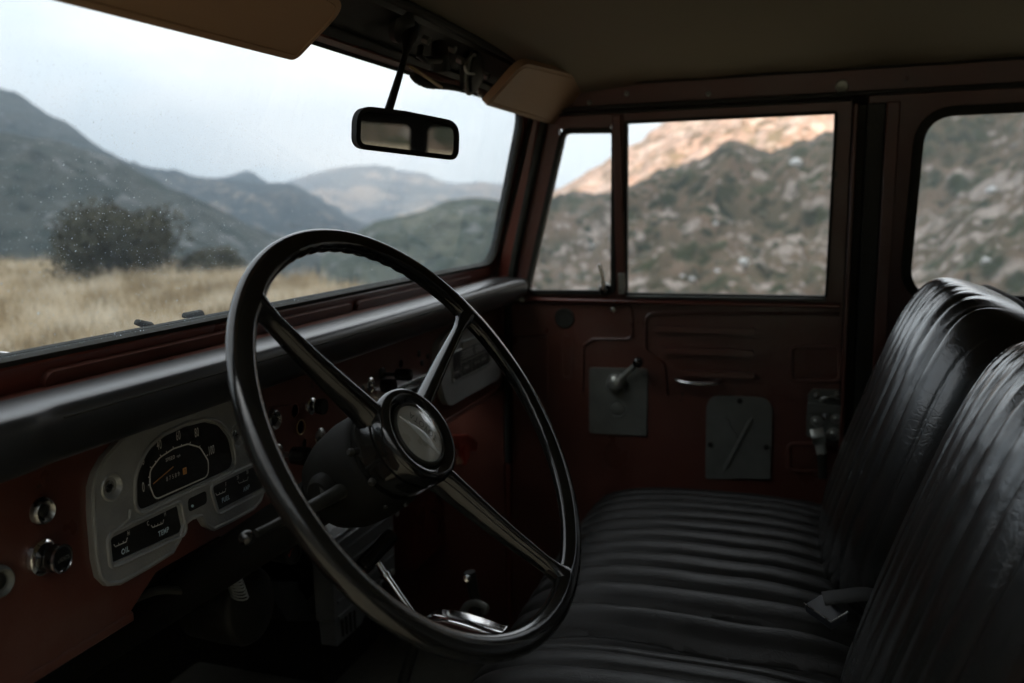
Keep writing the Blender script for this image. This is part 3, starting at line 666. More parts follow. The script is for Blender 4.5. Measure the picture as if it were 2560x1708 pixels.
# ================================================================== STEERING WHEEL
ca, sa = math.cos(-.1088), math.sin(-.1088); tt = .5868
U = Vec((ca, sa, 0)); Vv = Vec((-sa*math.sin(tt), ca*math.sin(tt), math.cos(tt))); Nn = U.cross(Vv)
WC = Vec((.6971, .3145, -.1947)); WR = .200
def wp(a, r, h=0.): return WC+(U*math.cos(a)+Vv*math.sin(a))*r+Nn*h
wheel = thing('steering_wheel', 'large thin-rimmed black three-spoke steering wheel with round badge', 'steering wheel', WC)
spokes = [math.radians(28.5), math.radians(130), math.radians(-70.6)]
bm = BM(); nA, nB = 480, 20; rings = []
for i in range(nA):
    a = 2*PI*i/nA; c = WC+(U*math.cos(a)+Vv*math.sin(a))*WR; rd = (U*math.cos(a)+Vv*math.sin(a))
    near = min(abs((a-s+PI) % (2*PI)-PI) for s in spokes)
    wv = (.0014 if .55 < a < 2.2 else .0003)*max(0, min(1, (near-.30)/.12))*(1-abs(math.sin(a*33)))*1.0
    ring_ = []
    for k in range(nB):
        b = 2*PI*k/nB; rr = .0104
        r_in = rr*(1+.16*math.cos(b*2))                 # slightly oval section
        g = max(0., math.cos(b-PI*1.22))**1.5           # finger grips on the inner back side
        r2 = r_in-wv*g
        if near < .16: r2 *= 1+.18*(1-near/.16)**2*max(0, math.cos(b-PI))
        ring_.append(bm.verts.new(c+rd*math.cos(b)*r2*.97+Nn*math.sin(b)*r2*1.03))
    rings.append(ring_)
for i in range(nA):
    a, b = rings[i], rings[(i+1) % nA]
    for k in range(nB): bm.faces.new((a[k], a[(k+1) % nB], b[(k+1) % nB], b[k]))
part('rim', bm, BAKELITE, wheel, smooth=50)
for si, a in enumerate(spokes):
    bm = BM(); path, rad = [], []
    for k in range(15):
        t = k/14; r = .030+(WR-.004-.030)*t; h = -.034+.034*t**.8-.004*math.sin(PI*t)
        path.append(wp(a, r, h)); w = .0095-.0045*min(1, t*1.1)+(.009*max(0, (t-.86)/.14)**2)+.006*max(0, 1-t*7); rad.append((w, .0175-.0095*t**.8+.002*max(0, (t-.86)/.14)))
    tube(bm, path, rad, seg=20, upv=Nn)
    sp = part('spoke', bm, BAKELITE, wheel, smooth=50)
# hub: black bell, horn ring and badge
HB = -.015
bm = BM(); lathe(bm, WC, Nn, [(-.060, .040), (-.056, .0455), (-.040, .047), (-.030, .0468), (-.0295, .0450), (-.026, .0448), (-.0250, .0474), (-.018, .0478), (-.0125, .0462), (-.0098, .0425), (-.0105, .0385), (-.0145, .0345), (-.0158, .0325), (-.0158, 0)], 72); hub = part('horn_button', bm, BAKELITE, wheel, smooth=50)
bm = BM(); lathe(bm, WC, Nn, [(-.0160, .0322), (-.0132, .0318), (-.0118, .0300), (-.0120, .0288), (-.0140, .0285)], 64); part('badge_ring', bm, BLACKP, hub)
bm = BM(); lathe(bm, WC, Nn, [(-.0158, .0288), (-.0135, .0286), (-.0118, .022), (-.0108, .012), (-.0105, 0)], 64); part('badge', bm, EMBLEM, hub)
ta = math.radians(28.5+90)   # badge is turned with the wheel
td = U*math.cos(ta)+Vv*math.sin(ta); tu = -(U*math.cos(math.radians(28.5))+Vv*math.sin(math.radians(28.5)))
def em(a, b, w): 
    r2 = a*a+b*b; return WC+td*a+tu*b+Nn*(-.0102-.0034*min(1, r2/.0288**2)+w)
bm = BM(); pts = [(-.026, 0), (-.006, .0028), (.0, .0042), (.006, .0028), (.026, 0), (.004, -.0035), (-.001, -.0042), (-.008, -.0028)]
pts = [(x, y+.003) for x, y in pts]
P2 = [(-.0262+.0524*k/24) for k in range(25)]
def hgt(x): return max(0.0002, .0052*(1-abs(x+.004)/.0302)) if x < -.004 else max(.0002, .0052*(1-abs(x+.004)/.0302))
vt = [bm.verts.new(em(x, .003+hgt(x), .0006)) for x in P2]; vb = [bm.verts.new(em(x, .003-hgt(x)*.9, .0006)) for x in P2]; vc = [bm.verts.new(em(x, .003, .0014)) for x in P2]
for k in range(24): bm.faces.new((vt[k], vt[k+1], vc[k+1], vc[k])); bm.faces.new((vc[k], vc[k+1], vb[k+1], vb[k]))
part('badge_arrow', bm, EMBLEM2, hub)
bm = BM(); text(bm, 'TOYOTA', em, 0, -.0085, .0082, .0006, sx=.72, gap=1.1, bold=-.012); part('badge_lettering', bm, BLACKP, hub)
bm = BM(); lathe(bm, WC, Nn, [(-.0162, .0316), (-.0108, .0300), (-.0082, .0220), (-.0068, .011), (-.0064, 0)], 48); part('badge_lens', bm, CLEAR, hub)
# column
COLB = mat('column_black', (.006, .006, .005), (.009, .009, .0075), rough=.6, spec=.08)
colm = thing('steering_column', 'black steering column sloping down under the dashboard', 'steering column', WC-Nn*.3)
bm = BM(); lathe(bm, WC, -Nn, [(.050, .030), (.056, .046), (.062, .049), (.085, .0505), (.112, .047), (.130, .040), (.138, .032), (.142, .026)], 48); shr = part('shroud', bm, COLB, colm, smooth=50)
bm = BM(); tube(bm, [WC-Nn*.15, WC-Nn*.80], .0245, 28); part('tube', bm, COLB, colm)
bm = BM(); c0 = WC-Nn*.115; 
a, b = at(1, 975, 1175, .375), at(1, 835, 1228, .395)
box(bm, (-.001, -.001, -.001), (.001, .001, .001)); bm.clear()
lathe(bm, WC-Nn*.10+U*-.046, -U, [(-.02, .018), (.004, .017), (.010, .014), (.013, .011), (.014, 0)], 24); part('switch_housing', bm, COLB, colm)
for a_, h_, r_ in ((math.radians(200), -.052, .0045), (math.radians(235), -.066, .0038), (math.radians(160), -.056, .0045), (math.radians(262), -.062, .0042)):
    bm = BM(); lathe(bm, wp(a_, .0475, h_), (wp(a_, 1)-WC), [(-.004, r_*.8), (.001, r_*.8), (.003, r_*.5), (.003, 0)], 12); part('screw', bm, BLACKP, colm)
lev = thing('turn_signal_lever', 'thin black indicator stalk with a ball tip left of the column', 'lever', at(1, 871, 1215, .395))
pth = smooth_path([WC-Nn*.10-U*.055, at(1, 860, 1222, .385), at(1, 770, 1272, .390), at(1, 690, 1310, .396), at(1, 640, 1334, .40)], 6)
bm = BM(); tube(bm, pth, [.0095-.0062*min(1, k/(len(pth)-1)*1.25) for k in range(len(pth))], 16); part('stalk', bm, BLACKP, lev)
bm = BM(); e0 = at(1, 617, 1345, .402); bmesh.ops.create_uvsphere(bm, u_segments=20, v_segments=12, radius=.0062, matrix=Matrix.Translation(e0)); part('ball_tip', bm, BAKELITE, lev)

# ================================================================== PASSENGER DOOR
door = thing('passenger_door', 'dark red passenger door with its windows, seen from the driver side', 'door', (1.72, .25, -.9))
g1 = [on_side(*p) for p in ((1567, 733), (2064, 741), (2089, 283), (1567, 308))]
g2 = [on_side(*p) for p in ((1322, 726), (1529, 726), (1532, 332), (1412, 333))]
DX = .0
main = rounded(g1, [.004, .006, .004, .003], 4); vent = rounded(g2, [.01, .006, .006, .012], 5)
opening = rounded([(g1[0][0]-.001, g1[0][1]-.001), (g1[1][0], g1[1][1]), (g1[2][0], g1[2][1]), (g1[3][0]-.0, g1[3][1])], .004, 3)
yd0 = -.073
vh = [circ(*on_side(1401, 329), .0042, 14, .0070), circ(*on_side(1530, 318), .0034, 14, .0050)]
bm = BM()
plate(bm, [(yd0, -.90), (yd0, -.19), (yd0, .176), (.487, .176), (.545, -.04), (.582, -.19), (.594, -.90)], [main, vent]+vh, sm, -.018, .0)
dpn = part('door_panel', bm, PAINT_IN, door, bevel=.0025)
# window surround: black channel, inner lip, post
bm = BM(); mo = [(p[0], p[1]) for p in main]
plate(bm, offset(main, -.004), [offset(main, .0012)], sm, -.01, .005); part('window_channel', bm, RUBBER, dpn, bevel=.001)
bm = BM(); plate(bm, offset(vent, -.008), [offset(vent, .001)], sm, -.008, .009); part('window_channel', bm, RUBBER, dpn, bevel=.002)
yA = on_side(1555, 500)[0]; yB = on_side(1541, 500)[0]
bm = BM(); plate(bm, [(yA-.004, -.183), (yB+.003, -.183), (yB+.003, .168), (yA-.004, .168)], [], sm, .0, .010); part('division_bar', bm, PAINT_IN, dpn, bevel=.002)
y0_, z0_ = on_side(1550, 738); y1_, z1_ = on_side(1564, 682)
bm = BM(); plate(bm, [(y1_, -.178), (y0_, -.178), (y0_, z1_), (y1_, z1_)], [], sm, .010, .0155); part('bar_clip', bm, ZINC, dpn, bevel=.001)
bm = BM(); plate(bm, [(yd0+.002, .171), (yd0+.002, .1765), (.484, .1765), (.482, .171)], [], sm, .0, .012); part('upper_lip', bm, BLACKP, dpn, bevel=.002)
bm = BM(); y_r = g1[1][0]; plate(bm, [(y_r-.0005, g1[1][1]-.003), (g1[0][0], g1[0][1]-.003), (g1[0][0], g1[0][1]-.009), (y_r-.0005, g1[1][1]-.009)], [], sm, .0, .010); part('belt_strip', bm, STEELGREY, dpn, bevel=.002)
bm = BM(); plate(bm, [(yd0+.004, -.201), (.575, -.196), (.575, -.189), (yd0+.004, -.192)], [], sm, .0, .012); part('belt_lip', bm, PAINT, dpn, bevel=.003)
bm = BM(); sheet(bm, offset(main, -.002), sm, -.004); part('window_glass', bm, SGLASS, door)
bm = BM(); sheet(bm, offset(vent, -.002), sm, -.002); vg = part('vent_window', bm, QGLASS, door)
# vent latch
lp = [sm(*on_side(*p), .016) for p in ((1513, 722), (1513, 706), (1508, 680), (1502, 660))]
bm = BM(); tube(bm, smooth_path(lp, 5), [.0050]*6+[.0036]*6+[.0042]*4, 12, flat=.7); part('vent_latch', bm, CHROME, vg)
bm = BM(); lathe(bm, sm(*on_side(1513, 722), -.001), (-1, 0, 0), [(0, .012), (.008, .012), (.014, .009), (.016, .004), (.016, 0)], 20); part('latch_base', bm, BAKELITE, vg)
# stampings on the door skin
D7 = lambda x, y: on_side(1250+x/2.347, 680+y/2.347)
def groove(pts, r, m=PAINT_IN, name='stamped_line', w=.0, closed=False, fl=.6):
    bm = BM(); tube(bm, [sm(*p, w) for p in pts], r, 8, closed=closed, flat=fl); return part(name, bm, m, dpn)
def rib(x0, y0, x1, y1, hgt=.012, w=.008):
    a, b = D7(x0, y0), D7(x1, y1); zm = (a[1]+b[1])/2
    bm = BM(); plate(bm, rrect(min(a[0], b[0]), zm-hgt/2, max(a[0], b[0]), zm+hgt/2, hgt*.49), [], sm, 0, w); part('pressed_rib', bm, PAINT_IN, dpn, bevel=w*.45, bseg=3)
rib(905, 333, 1500, 347); rib(955, 458, 1490, 478); rib(1060, 590, 1490, 606)
l1 = rounded([D7(60, 187), D7(772, 187), D7(778, 392), D7(545, 392), D7(492, 430), D7(485, 700)], [0, .016, .016, .006, .01, 0], 6)
groove(l1, .0040, w=.0005)
l2 = rounded([D7(1990, 245), D7(852, 240), D7(856, 455), D7(965, 540), D7(985, 720)], [0, .022, .014, .012, 0], 7)
groove(l2, .0046, w=.0008)
for lp in ([D7(1705, 440), D7(1998, 440), D7(1998, 640), D7(1705, 640)], [D7(1690, 1010), D7(1998, 1010), D7(1985, 1180), D7(1690, 1170)]):
    q = rounded(lp, .014, 6); groove(q, .0045, closed=True)
q = rounded([D7(365, 380), D7(425, 380), D7(425, 620), D7(365, 620)], .009, 6); groove(q, .0025, closed=True)
groove([D7(275, 380), D7(275, 900)], .003); groove(rounded([D7(95, 380), D7(275, 378)], 0), .002)
y, z = D7(378, 272); bm = BM(); lathe(bm, sm(y, z, 0), (-1, 0, 0), [(0, .0215), (.002, .021), (.003, .017), (.0015, .015), (.0015, 0)], 30); part('rubber_plug', bm, RUBBER, dpn)
y, z = D7(663, 222); screw(dpn, 'screw', sm(y, z, 0), (-1, 0, 0), .0062, DULLCHROME, cross=False)
# winder plate and crank
q = rounded([D7(525, 560), D7(868, 566), D7(862, 962), D7(525, 945)], .006, 4)
bm = BM(); plate(bm, q, [], sm, 0, .004); wpl = part('winder_plate', bm, STEELGREY, door, bevel=.0015)
for p in ((548, 592), (832, 602), (545, 918), (830, 936)):
    y, z = D7(*p); bm = BM(); lathe(bm, sm(y, z, .004), (-1, 0, 0), [(0, .0068), (.0012, .0066), (.0008, .004), (.0022, .0035), (.0022, 0)], 18); part('screw', bm, STEELGREY, wpl)
y, z = D7(690, 800); bm = BM(); lathe(bm, sm(y, z, .004), (-1, 0, 0), [(0, .019), (.0018, .018), (.0006, .0150), (.0022, .010), (.0030, .005), (.003, 0)], 30); part('plate_boss', bm, STEELGREY, wpl)
y, z = D7(688, 645); hub0 = sm(y, z, .004)
bm = BM(); lathe(bm, hub0, (-1, 0, 0), [(0, .020), (.006, .021), (.014, .0195), (.020, .014), (.0235, .007), (.024, 0)], 32); cr = part('window_crank', bm, ZINC, door, label='grey window crank with black knob')
e1 = sm(*D7(835, 508), .030)
bm = BM(); tube(bm, smooth_path([hub0+Vec((-.014, 0, 0)), hub0*.5+e1*.5+Vec((-.004, 0, 0)), e1], 6), [.0085, .008, .0075, .0068, .0062, .006, .0058, .0056, .0055, .0056, .006, .0064, .007], 14); part('crank_arm', bm, ZINC, cr)
bm = BM(); lathe(bm, e1+Vec((.006, 0, 0)), (-1, .0, .0), [(0, .006), (.006, .0085), (.018, .0105), (.030, .0095), (.034, .005), (.0345, 0)], 20); part('crank_knob', bm, BAKELITE, cr)
# pull handle
a, b = sm(*D7(1035, 628), .002), sm(*D7(1290, 645), .002)
bm = BM(); tube(bm, smooth_path([a, a*.88+b*.12+Vec((-.014, 0, -.001)), (a+b)/2+Vec((-.022, 0, -.002)), a*.12+b*.88+Vec((-.014, 0, -.001)), b], 6), [(.0065, .0032)]*5+[(.0055, .0042)]*16+[(.0065, .0032)]*4, 14); part('pull_handle', bm, CHROME, door)
# access cover with pressed X
c = [D7(1205, 1210), D7(1588, 1215), D7(1600, 735), D7(1213, 722)]
q = rounded(c, [.004, .004, .03, .03], 8); bm = BM(); plate(bm, q, [], sm, 0, .004); acc = part('access_cover', bm, STEELGREY, door, bevel=.0015)
for p0, p1, hh in (((1325, 843), (1395, 975), .55), ((1482, 850), (1315, 1165), 1.)):
    bm = BM(); a, b = D7(*p0), D7(*p1); pp = [sm(a[0]+(b[0]-a[0])*t, a[1]+(b[1]-a[1])*t, .0040) for t in [k/12 for k in range(13)]]
    tube(bm, pp, [q*hh for q in [.001]+[.0046]*3+[.0040]*5+[.0046]*3+[.001]], 10, flat=.8); part('pressed_cross', bm, STEELGREY, acc)
for p in ((1408, 755), (1235, 1010), (1563, 1025)):
    y, z = D7(*p); bm = BM(); lathe(bm, sm(y, z, .004), (-1, 0, 0), [(0, .0055), (.002, .005), (.003, .003), (.003, 0)], 14); part('screw', bm, BLACKP, acc)
# door lock mechanism (zoom of 1950..2250, 920..1220 at 5.227x)
DL = lambda x, y: on_side(1950+x/5.227, 920+y/5.227)
q = rounded([DL(340, 880), DL(345, 640), DL(365, 350), DL(430, 270), DL(800, 285), DL(815, 500), DL(790, 640), DL(765, 900), DL(730, 945), DL(560, 930), DL(420, 900)], .004, 3)
bm = BM(); plate(bm, q, [], sm, 0, .009); lk = part('lock_mechanism', bm, STEELGREY, door, bevel=.0018)
bm = BM(); plate(bm, rounded([DL(365, 560), DL(372, 440), DL(815, 475), DL(810, 575)], .002, 2), [], sm, .009, .015); part('lock_bar', bm, STEELGREY, lk, bevel=.002)
bm = BM(); tube(bm, smooth_path([sm(*DL(520, 420), .011), sm(*DL(570, 375), .014), sm(*DL(660, 365), .016), sm(*DL(735, 385), .014), sm(*DL(790, 430), .011)], 4), .0032, 10); part('lock_arch', bm, ZINC, lk)
for x, y, r in ((475, 690, .012), (730, 650, .010), (700, 850, .013), (480, 350, .006), (750, 330, .0055), (590, 620, .007), (610, 860, .006), (690, 890, .005)):
    yy, zz = DL(x, y); bm = BM(); lathe(bm, sm(yy, zz, .008), (-1, 0, 0), [(0, r), (.003, r*.97), (.0035, r*.7), (.0020, r*.6), (.0045, r*.45), (.0055, r*.25), (.0055, 0)], 22); part('pivot', bm, ZINC if r > .007 else DULLCHROME, lk)
bm = BM(); tube(bm, smooth_path([sm(*DL(475, 770), .014), sm(*DL(500, 860), .024), sm(*DL(520, 960), .020), sm(*DL(545, 1090), .022)], 5), [(.0125, .0016)]*10+[(.010, .0016)]*6, 12, upv=(-1, 0, 0)); part('release_lever', bm, ZINC, lk)
bm = BM(); tube(bm, [sm(*DL(545, 1085), .021), sm(*DL(555, 1400), .024)], [(.0095, .003), (.0075, .002)], 12, upv=(-1, 0, 0)); part('lever_grip', bm, RUBBER, lk)

# driver door: same pressing, swung open on its front hinges beside the camera
hinge = Vec((.345, .59)); op = math.radians(68)
def om(y, z, w):
    p = Vec((lean(z)+w, y-.59)); c, s_ = math.cos(op), math.sin(op)
    return Vec((hinge.x+p.x*c+p.y*s_, hinge.y-p.x*s_+p.y*c, z))
dd_ = thing('driver_door', 'dark red driver door standing open outside the frame beside the camera', 'door', (.1, .45, -.9))
bm = BM(); plate(bm, [(yd0, -.90), (yd0, -.19), (yd0, .176), (.487, .176), (.545, -.04), (.582, -.19), (.594, -.90)], [main, vent], om, -.018, .0); part('door_panel', bm, PAINT_IN, dd_, bevel=.0025)
bm = BM(); sheet(bm, offset(vent, -.002), om, -.002); part('vent_window', bm, QGLASS, dd_)
bm = BM(); plate(bm, offset(main, -.004), [offset(main, .0012)], om, -.01, .005); part('window_channel', bm, RUBBER, dd_)

# ================================================================== SEATS
def sgnp(v, p): return math.copysign(abs(v)**p, v)
def backrest(cx, w, dz=0., dy=0.):
    """closed pillow; pleats run up its front; axis leans back. returns bmesh in world space"""
    bm = BM(); nt_, nv = 300, 170; a, b, h = w/2, .098, .235
    base = Vec((cx, -.105+dy, -.560+dz)); tilt = math.radians(19.)
    upd = Vec((0, -math.sin(tilt), math.cos(tilt))); fwd = Vec((0, math.cos(tilt), math.sin(tilt)))
    c0 = base+upd*h; rings = []
    for j in range(nv+1):
        ph = -PI/2+PI*j/nv; cz, cs = sgnp(math.sin(ph), .42), max(0, math.cos(ph))**.42
        row = []
        for i in range(nt_):
            th = 2*PI*i/nt_; x = a*cs*sgnp(math.cos(th), .80); y = b*cs**.8*sgnp(math.sin(th), .80); z = h*cz
            if y > 0:
                f = min(1, y/(b*.5))
                pit = .041; q = ((x/a*.235)/pit) % 1.; dq = min(q, 1-q)*pit
                wob = noise.noise(Vec((x*8, z*5, cx*3)))*.003
                d = -.0035*math.exp(-((dq+wob*.2)/.0026)**2)-.0016*math.exp(-(dq/.011)**2)
                topk = max(0, (z/h-.66)/.34)
                d += topk*.0050*noise.noise(Vec((x*80+z*7, z*5, 2.2+cx)))+.0008*noise.noise(Vec((x*12, z*6, 8+cx)))+.0004*noise.noise(Vec((x*60+z*20, z*60, 3+cx)))
                d += .006*math.cos(z/h*1.3)
                y += d*f
            else: y *= .55
            row.append(bm.verts.new(c0+Vec((x, 0, 0))+fwd*y+upd*z))
            if j in (0, nv): break
        rings.append(row)
    for j in range(nv):
        A, B = rings[j], rings[j+1]
        for i in range(nt_):
            i2 = (i+1) % nt_
            if len(A) == 1: bm.faces.new((A[0], B[i2], B[i]))
            elif len(B) == 1: bm.faces.new((A[i], A[i2], B[0]))
            else: bm.faces.new((A[i], A[i2], B[i2], B[i]))
    out = []
    for k in range(96):
        t = 2*PI*k/96; out.append(c0+Vec((a*1.004*sgnp(math.cos(t), .42), 0, 0))+upd*h*1.004*sgnp(math.sin(t), .42)+fwd*(-.004+.003*math.sin(t*9)))
    bp = BM(); tube(bp, out, .0036, 8, closed=True)
    return bm, bp
def cushion(x0, x1, ztop, y0=-.12, y1=.375):
    bm = BM(); nt_, nv = 240, 130; a, b, h = (x1-x0)/2, (y1-y0)/2, .075
    c0 = Vec(((x0+x1)/2, (y0+y1)/2, ztop-h)); n1, n2 = 170, 150
    rings = []
    for j in range(nv+1):
        ph = -PI/2+PI*j/nv; cz, cs = sgnp(math.sin(ph), .5), max(0, math.cos(ph))**.36
        row = []
        for i in range(nt_):
            th = 2*PI*i/nt_; x = a*cs*sgnp(math.cos(th), .4); y = b*cs*sgnp(math.sin(th), .4); z = h*cz
            row.append(bm.verts.new(c0+Vec((x, y, z))))
            if j in (0, nv): break
        rings.append(row)
    for j in range(nv):
        A, B = rings[j], rings[j+1]
        for i in range(nt_):
            i2 = (i+1) % nt_
            if len(A) == 1: bm.faces.new((A[0], B[i2], B[i]))
            elif len(B) == 1: bm.faces.new((A[i], A[i2], B[0]))
            else: bm.faces.new((A[i], A[i2], B[i2], B[i]))
    bm.free()
    # regular grid top with ribs, skirt below
    bm = BM(); g = []
    pit = .049
    for i in range(n1+1):
        u = -1+2*i/n1; row = []
        for j in range(n2+1):
            v = -1+2*j/n2
            x = a*u; y = b*v
            ed = (1-abs(u)**5)**.5 if abs(u) < 1 else 0; ev = (1-abs(v)**4)**.5 if abs(v) < 1 else 0
            z = h*min(ed, 1)*min(ev, 1)
            wob = .006*noise.noise(Vec((x*3, y*5, 1)))+.003*noise.noise(Vec((x*9, y*14, 4)))
            q = ((x+wob)/pit) % 1.; dq = min(q, 1-q)*pit
            z -= .0075*math.exp(-(dq/.0048)**2)+.004*math.exp(-(dq/.014)**2)
            z += .0016*noise.noise(Vec((x*10, y*12, 7)))+.0005*noise.noise(Vec((x*50, y*34, 3)))
            z += .014*math.cos(u*1.4)*math.cos(v*1.3)
            row.append(bm.verts.new((c0.x+x, c0.y+y, c0.z+z)))
        g.append(row)
    for i in range(n1):
        for j in range(n2): bm.faces.new((g[i][j], g[i+1][j], g[i+1][j+1], g[i][j+1]))
    rim = [g[i][0] for i in range(n1+1)]+[g[n1][j] for j in range(1, n2+1)]+[g[i][n2] for i in range(n1-1, -1, -1)]+[g[0][j] for j in range(n2-1, 0, -1)]
    low = [bm.verts.new((v.co.x, v.co.y, c0.z-.09)) for v in rim]
    for k in range(len(rim)): bm.faces.new((rim[k], rim[(k+1) % len(rim)], low[(k+1) % len(rim)], low[k]))
    bm.faces.new(low)
    bp = BM(); tube(bp, [v.co.copy() for v in rim[::3]], .0042, 8, closed=True)
    return bm, bp
for nm, lab, cx, w, x0, x1, zt in (('passenger_seat', 'black pleated vinyl passenger seat beside the red door', 1.365, .49, 1.02, 1.655, -.522),
                                   ('driver_seat', 'black pleated vinyl seat back nearest the camera, behind the steering wheel', .815, .46, .585, 1.013, -.522)):
    st = thing(nm, lab, 'seat', (cx, .1, -.95), 'front seats')
    b1, b2 = backrest(cx, w, *((-.030, -.012) if nm == 'driver_seat' else (-.018, -.004))); br = part('backrest', b1, SEAT, st, smooth=70); part('piping', b2, RUBBER, br)
    b1, b2 = cushion(x0, x1, zt); cu = part('cushion', b1, SEATB, st, smooth=70); part('piping', b2, RUBBER, cu)
    bm = BM(); box(bm, (x0+.03, -.10, -.955), (x1-.03, .33, -.70)); part('seat_base', bm, BLACKP, st, bevel=.01)
# belt buckle lying between the seats
bk = thing('seat_belt_buckle', 'dark metal seat belt buckle lying on the ribbed cushion by the backrest', 'buckle', at(0, 2060, 1505, 1.0))
Q = [at(0, *p, X) for p, X in (((2010, 1510), 1.015), ((2078, 1557), .985), ((2120, 1531), .985), ((2052, 1484), 1.015))]
Zb = Vec((0, .1, 1)).normalized()
bm = BM(); vs = [bm.verts.new(p) for p in Q]+[bm.verts.new(p-Zb*.010) for p in Q]
bm.faces.new(vs[:4]); bm.faces.new(vs[:3:-1])
for k in range(4): bm.faces.new((vs[k], vs[(k+1) % 4], vs[4+(k+1) % 4], vs[4+k]))
part('buckle_body', bm, mat('buckle_metal', (.014, .015, .018), (.020, .022, .025), rough=.4, spec=.3), bk, bevel=.002)
bm = BM(); tube(bm, [Q[0]+Zb*.0008, Q[1]+Zb*.0008, Q[2]+Zb*.0008], .0011, 8); part('buckle_edge', bm, DULLCHROME, bk)
m1 = (Q[2]+Q[3])/2; bm = BM(); tube(bm, smooth_path([m1+Vec((-.002, .012, .004)), m1+Vec((.0, -.005, .008)), m1+Vec((.005, -.045, .012)), m1+Vec((.01, -.09, -.02))], 5), .019, 12, flat=.12, upv=(0, .1, 1)); part('belt_webbing', bm, COLB, bk)

# ================================================================== MIRROR, VISORS, WIPER MOTOR
ma = math.radians(31); MN = Vec((-math.sin(ma), -math.cos(ma), -.065)).normalized(); MC = at(1, 1015, 333, .42)
MU = Vec((0, 0, 1)).cross(MN).normalized()*1; MV = MN.cross(MU).normalized()
if MU.x < 0: MU = -MU
if MV.z < 0: MV = -MV
def on_mirror(px, py):
    v = ray(px, py); q = v*(MC.dot(MN)/v.dot(MN))-MC; return q.dot(MU), q.dot(MV)
mq = rounded([on_mirror(*p) for p in ((887, 371), (1143, 402), (1146, 305), (1010, 278), (890, 263))], [.014, .013, .020, .03, .020], 8)
mmap = lambda a, b, w: MC+MU*a+MV*b+MN*w
MIRB = mat('mirror_housing', (.010, .010, .009), (.014, .014, .012), rough=.6, spec=.1)
mir = thing('rearview_mirror', 'black framed rear-view mirror hanging from the windshield header', 'mirror', MC+Vec((0, 0, .15)))
bm = BM(); plate(bm, offset(mq, .0004), [], mmap, -.009, .0); part('housing', bm, MIRB, mir, bevel=.003, bseg=3)
bm = BM(); plate(bm, offset(mq, -.0002), [offset(mq, .0052)], mmap, -.002, .0028); part('bezel', bm, MIRB, mir, bevel=.001)
bm = BM(); plate(bm, offset(mq, .0045), [], mmap, -.001, .0006); part('mirror_glass', bm, MIRRORM, mir)
s0 = at(1, 983, 268, .428); s1 = at(1, 1010, 150, .452); s2 = at(1, 1022, 92, .470); s3 = at(1, 1026, 70, .478)
bm = BM(); tube(bm, smooth_path([s0+Vec((0, .006, -.004)), s1, s2, s3], 6), [.0048-.0002*k for k in range(8)]+[.0048, .0056, .007, .009, .010]+[.0112]*6, 16); stem = part('stem', bm, BLACKP, mir)
bm = BM(); lathe(bm, s2+Vec((0, .012, .014)), (-.15, -.8, -.35), [(0, .021), (.008, .020), (.014, .014), (.016, .006), (.016, 0)], 28); part('mount', bm, BLACKP, mir)

def visor(corners, name_label, th=.012, r=.03):
    """corners: four 3D points of the mid plane (front-left, front-right, rear-right, rear-left)"""
    A, B, C_, D_ = corners; v = thing('sun_visor', name_label, 'sun visor', (A+B)/2, 'sun visors')
    u = (B-A).normalized(); n = u.cross(D_-A).normalized(); w = n.cross(u)
    loc = lambda p: ((p-A).dot(u), (p-A).dot(w))
    q = rounded([loc(p) for p in corners], r, 8)
    bm = BM(); plate(bm, q, [], lambda a, b, t: A+u*a+w*b+n*(t+.0035*math.sin(a*9+1)), -th/2, th/2); part('visor_panel', bm, VISOR, v, bevel=.0045, bseg=4)
    sg = -1 if n.z > 0 else 1
    bm = BM(); ridge_loop(bm, offset(q, .007), lambda a, b, t: A+u*a+w*b+n*(sg*(th/2+.0003)+.0035*math.sin(a*9+1)), 0, .0011, seg=6); part('stitched_seam', bm, VISOR, v)
    return v, u, w, n
V1 = [at(1, 1206, 253, .480), at(1, 1383, 311, .478), at(2, 1502, 222, .2175), at(2, 1300, 145, .2215)]
vv, u, w, n = visor(V1, 'tan sun visor folded up above the passenger side of the windshield', r=[.004, .012, .022, .03])
bm = BM(); tube(bm, [V1[0]+Vec((-.03, .004, .02)), V1[0]+Vec((.02, .002, .004)), V1[0]+Vec((.10, .002, .004))], .0035, 10); part('visor_rod', bm, DULLCHROME, vv)
V0 = [Vec((.40, .480, .147)), at(1, 735, 148, .480), at(1, 866, 8, .415), Vec((.40, .385, .213))]
vv, u, w, n = visor(V0, 'tan sun visor folded up above the driver side, in front of the sky', r=[.02, .010, .03, .02])
bm = BM(); tube(bm, [V0[1]+Vec((.02, .02, .045)), V0[1]+Vec((.0, .01, .03)), V0[1]+Vec((-.06, .0, .002))], .0035, 10); part('visor_rod', bm, DULLCHROME, vv)

wmt = thing('wiper_motor', 'dark exposed wiper motor bolted to the windshield header', 'wiper motor', at(1, 1120, 150, .47))
def hp(px, py, Y): return at(1, px, py, Y)
bm = BM(); lathe(bm, hp(1165, 178, .485), (.1, -1, -.2), [(0, .030), (.012, .031), (.018, .028), (.024, .016), (.026, .007), (.026, 0)], 32); part('motor_can', bm, BLACKP, wmt)
bm = BM(); lathe(bm, hp(1176, 186, .470), (.1, -1, -.2), [(0, .0300), (.003, .0300), (.003, .0255), (0, .0255)], 40); part('motor_ring', bm, STEELGREY, wmt)
bm = BM(); tube(bm, [hp(1098, 108, .462), hp(1100, 140, .458), hp(1101, 172, .462)], [.010, .0125, .0135], 18, flat=.7); part('gear_cover', bm, BLACKP, wmt)
bm = BM(); tube(bm, [hp(1052, 118, .462), hp(1048, 140, .46), hp(1062, 150, .458), hp(1100, 150, .456)], .0045, 10); part('crank_link', bm, BLACKP, wmt)
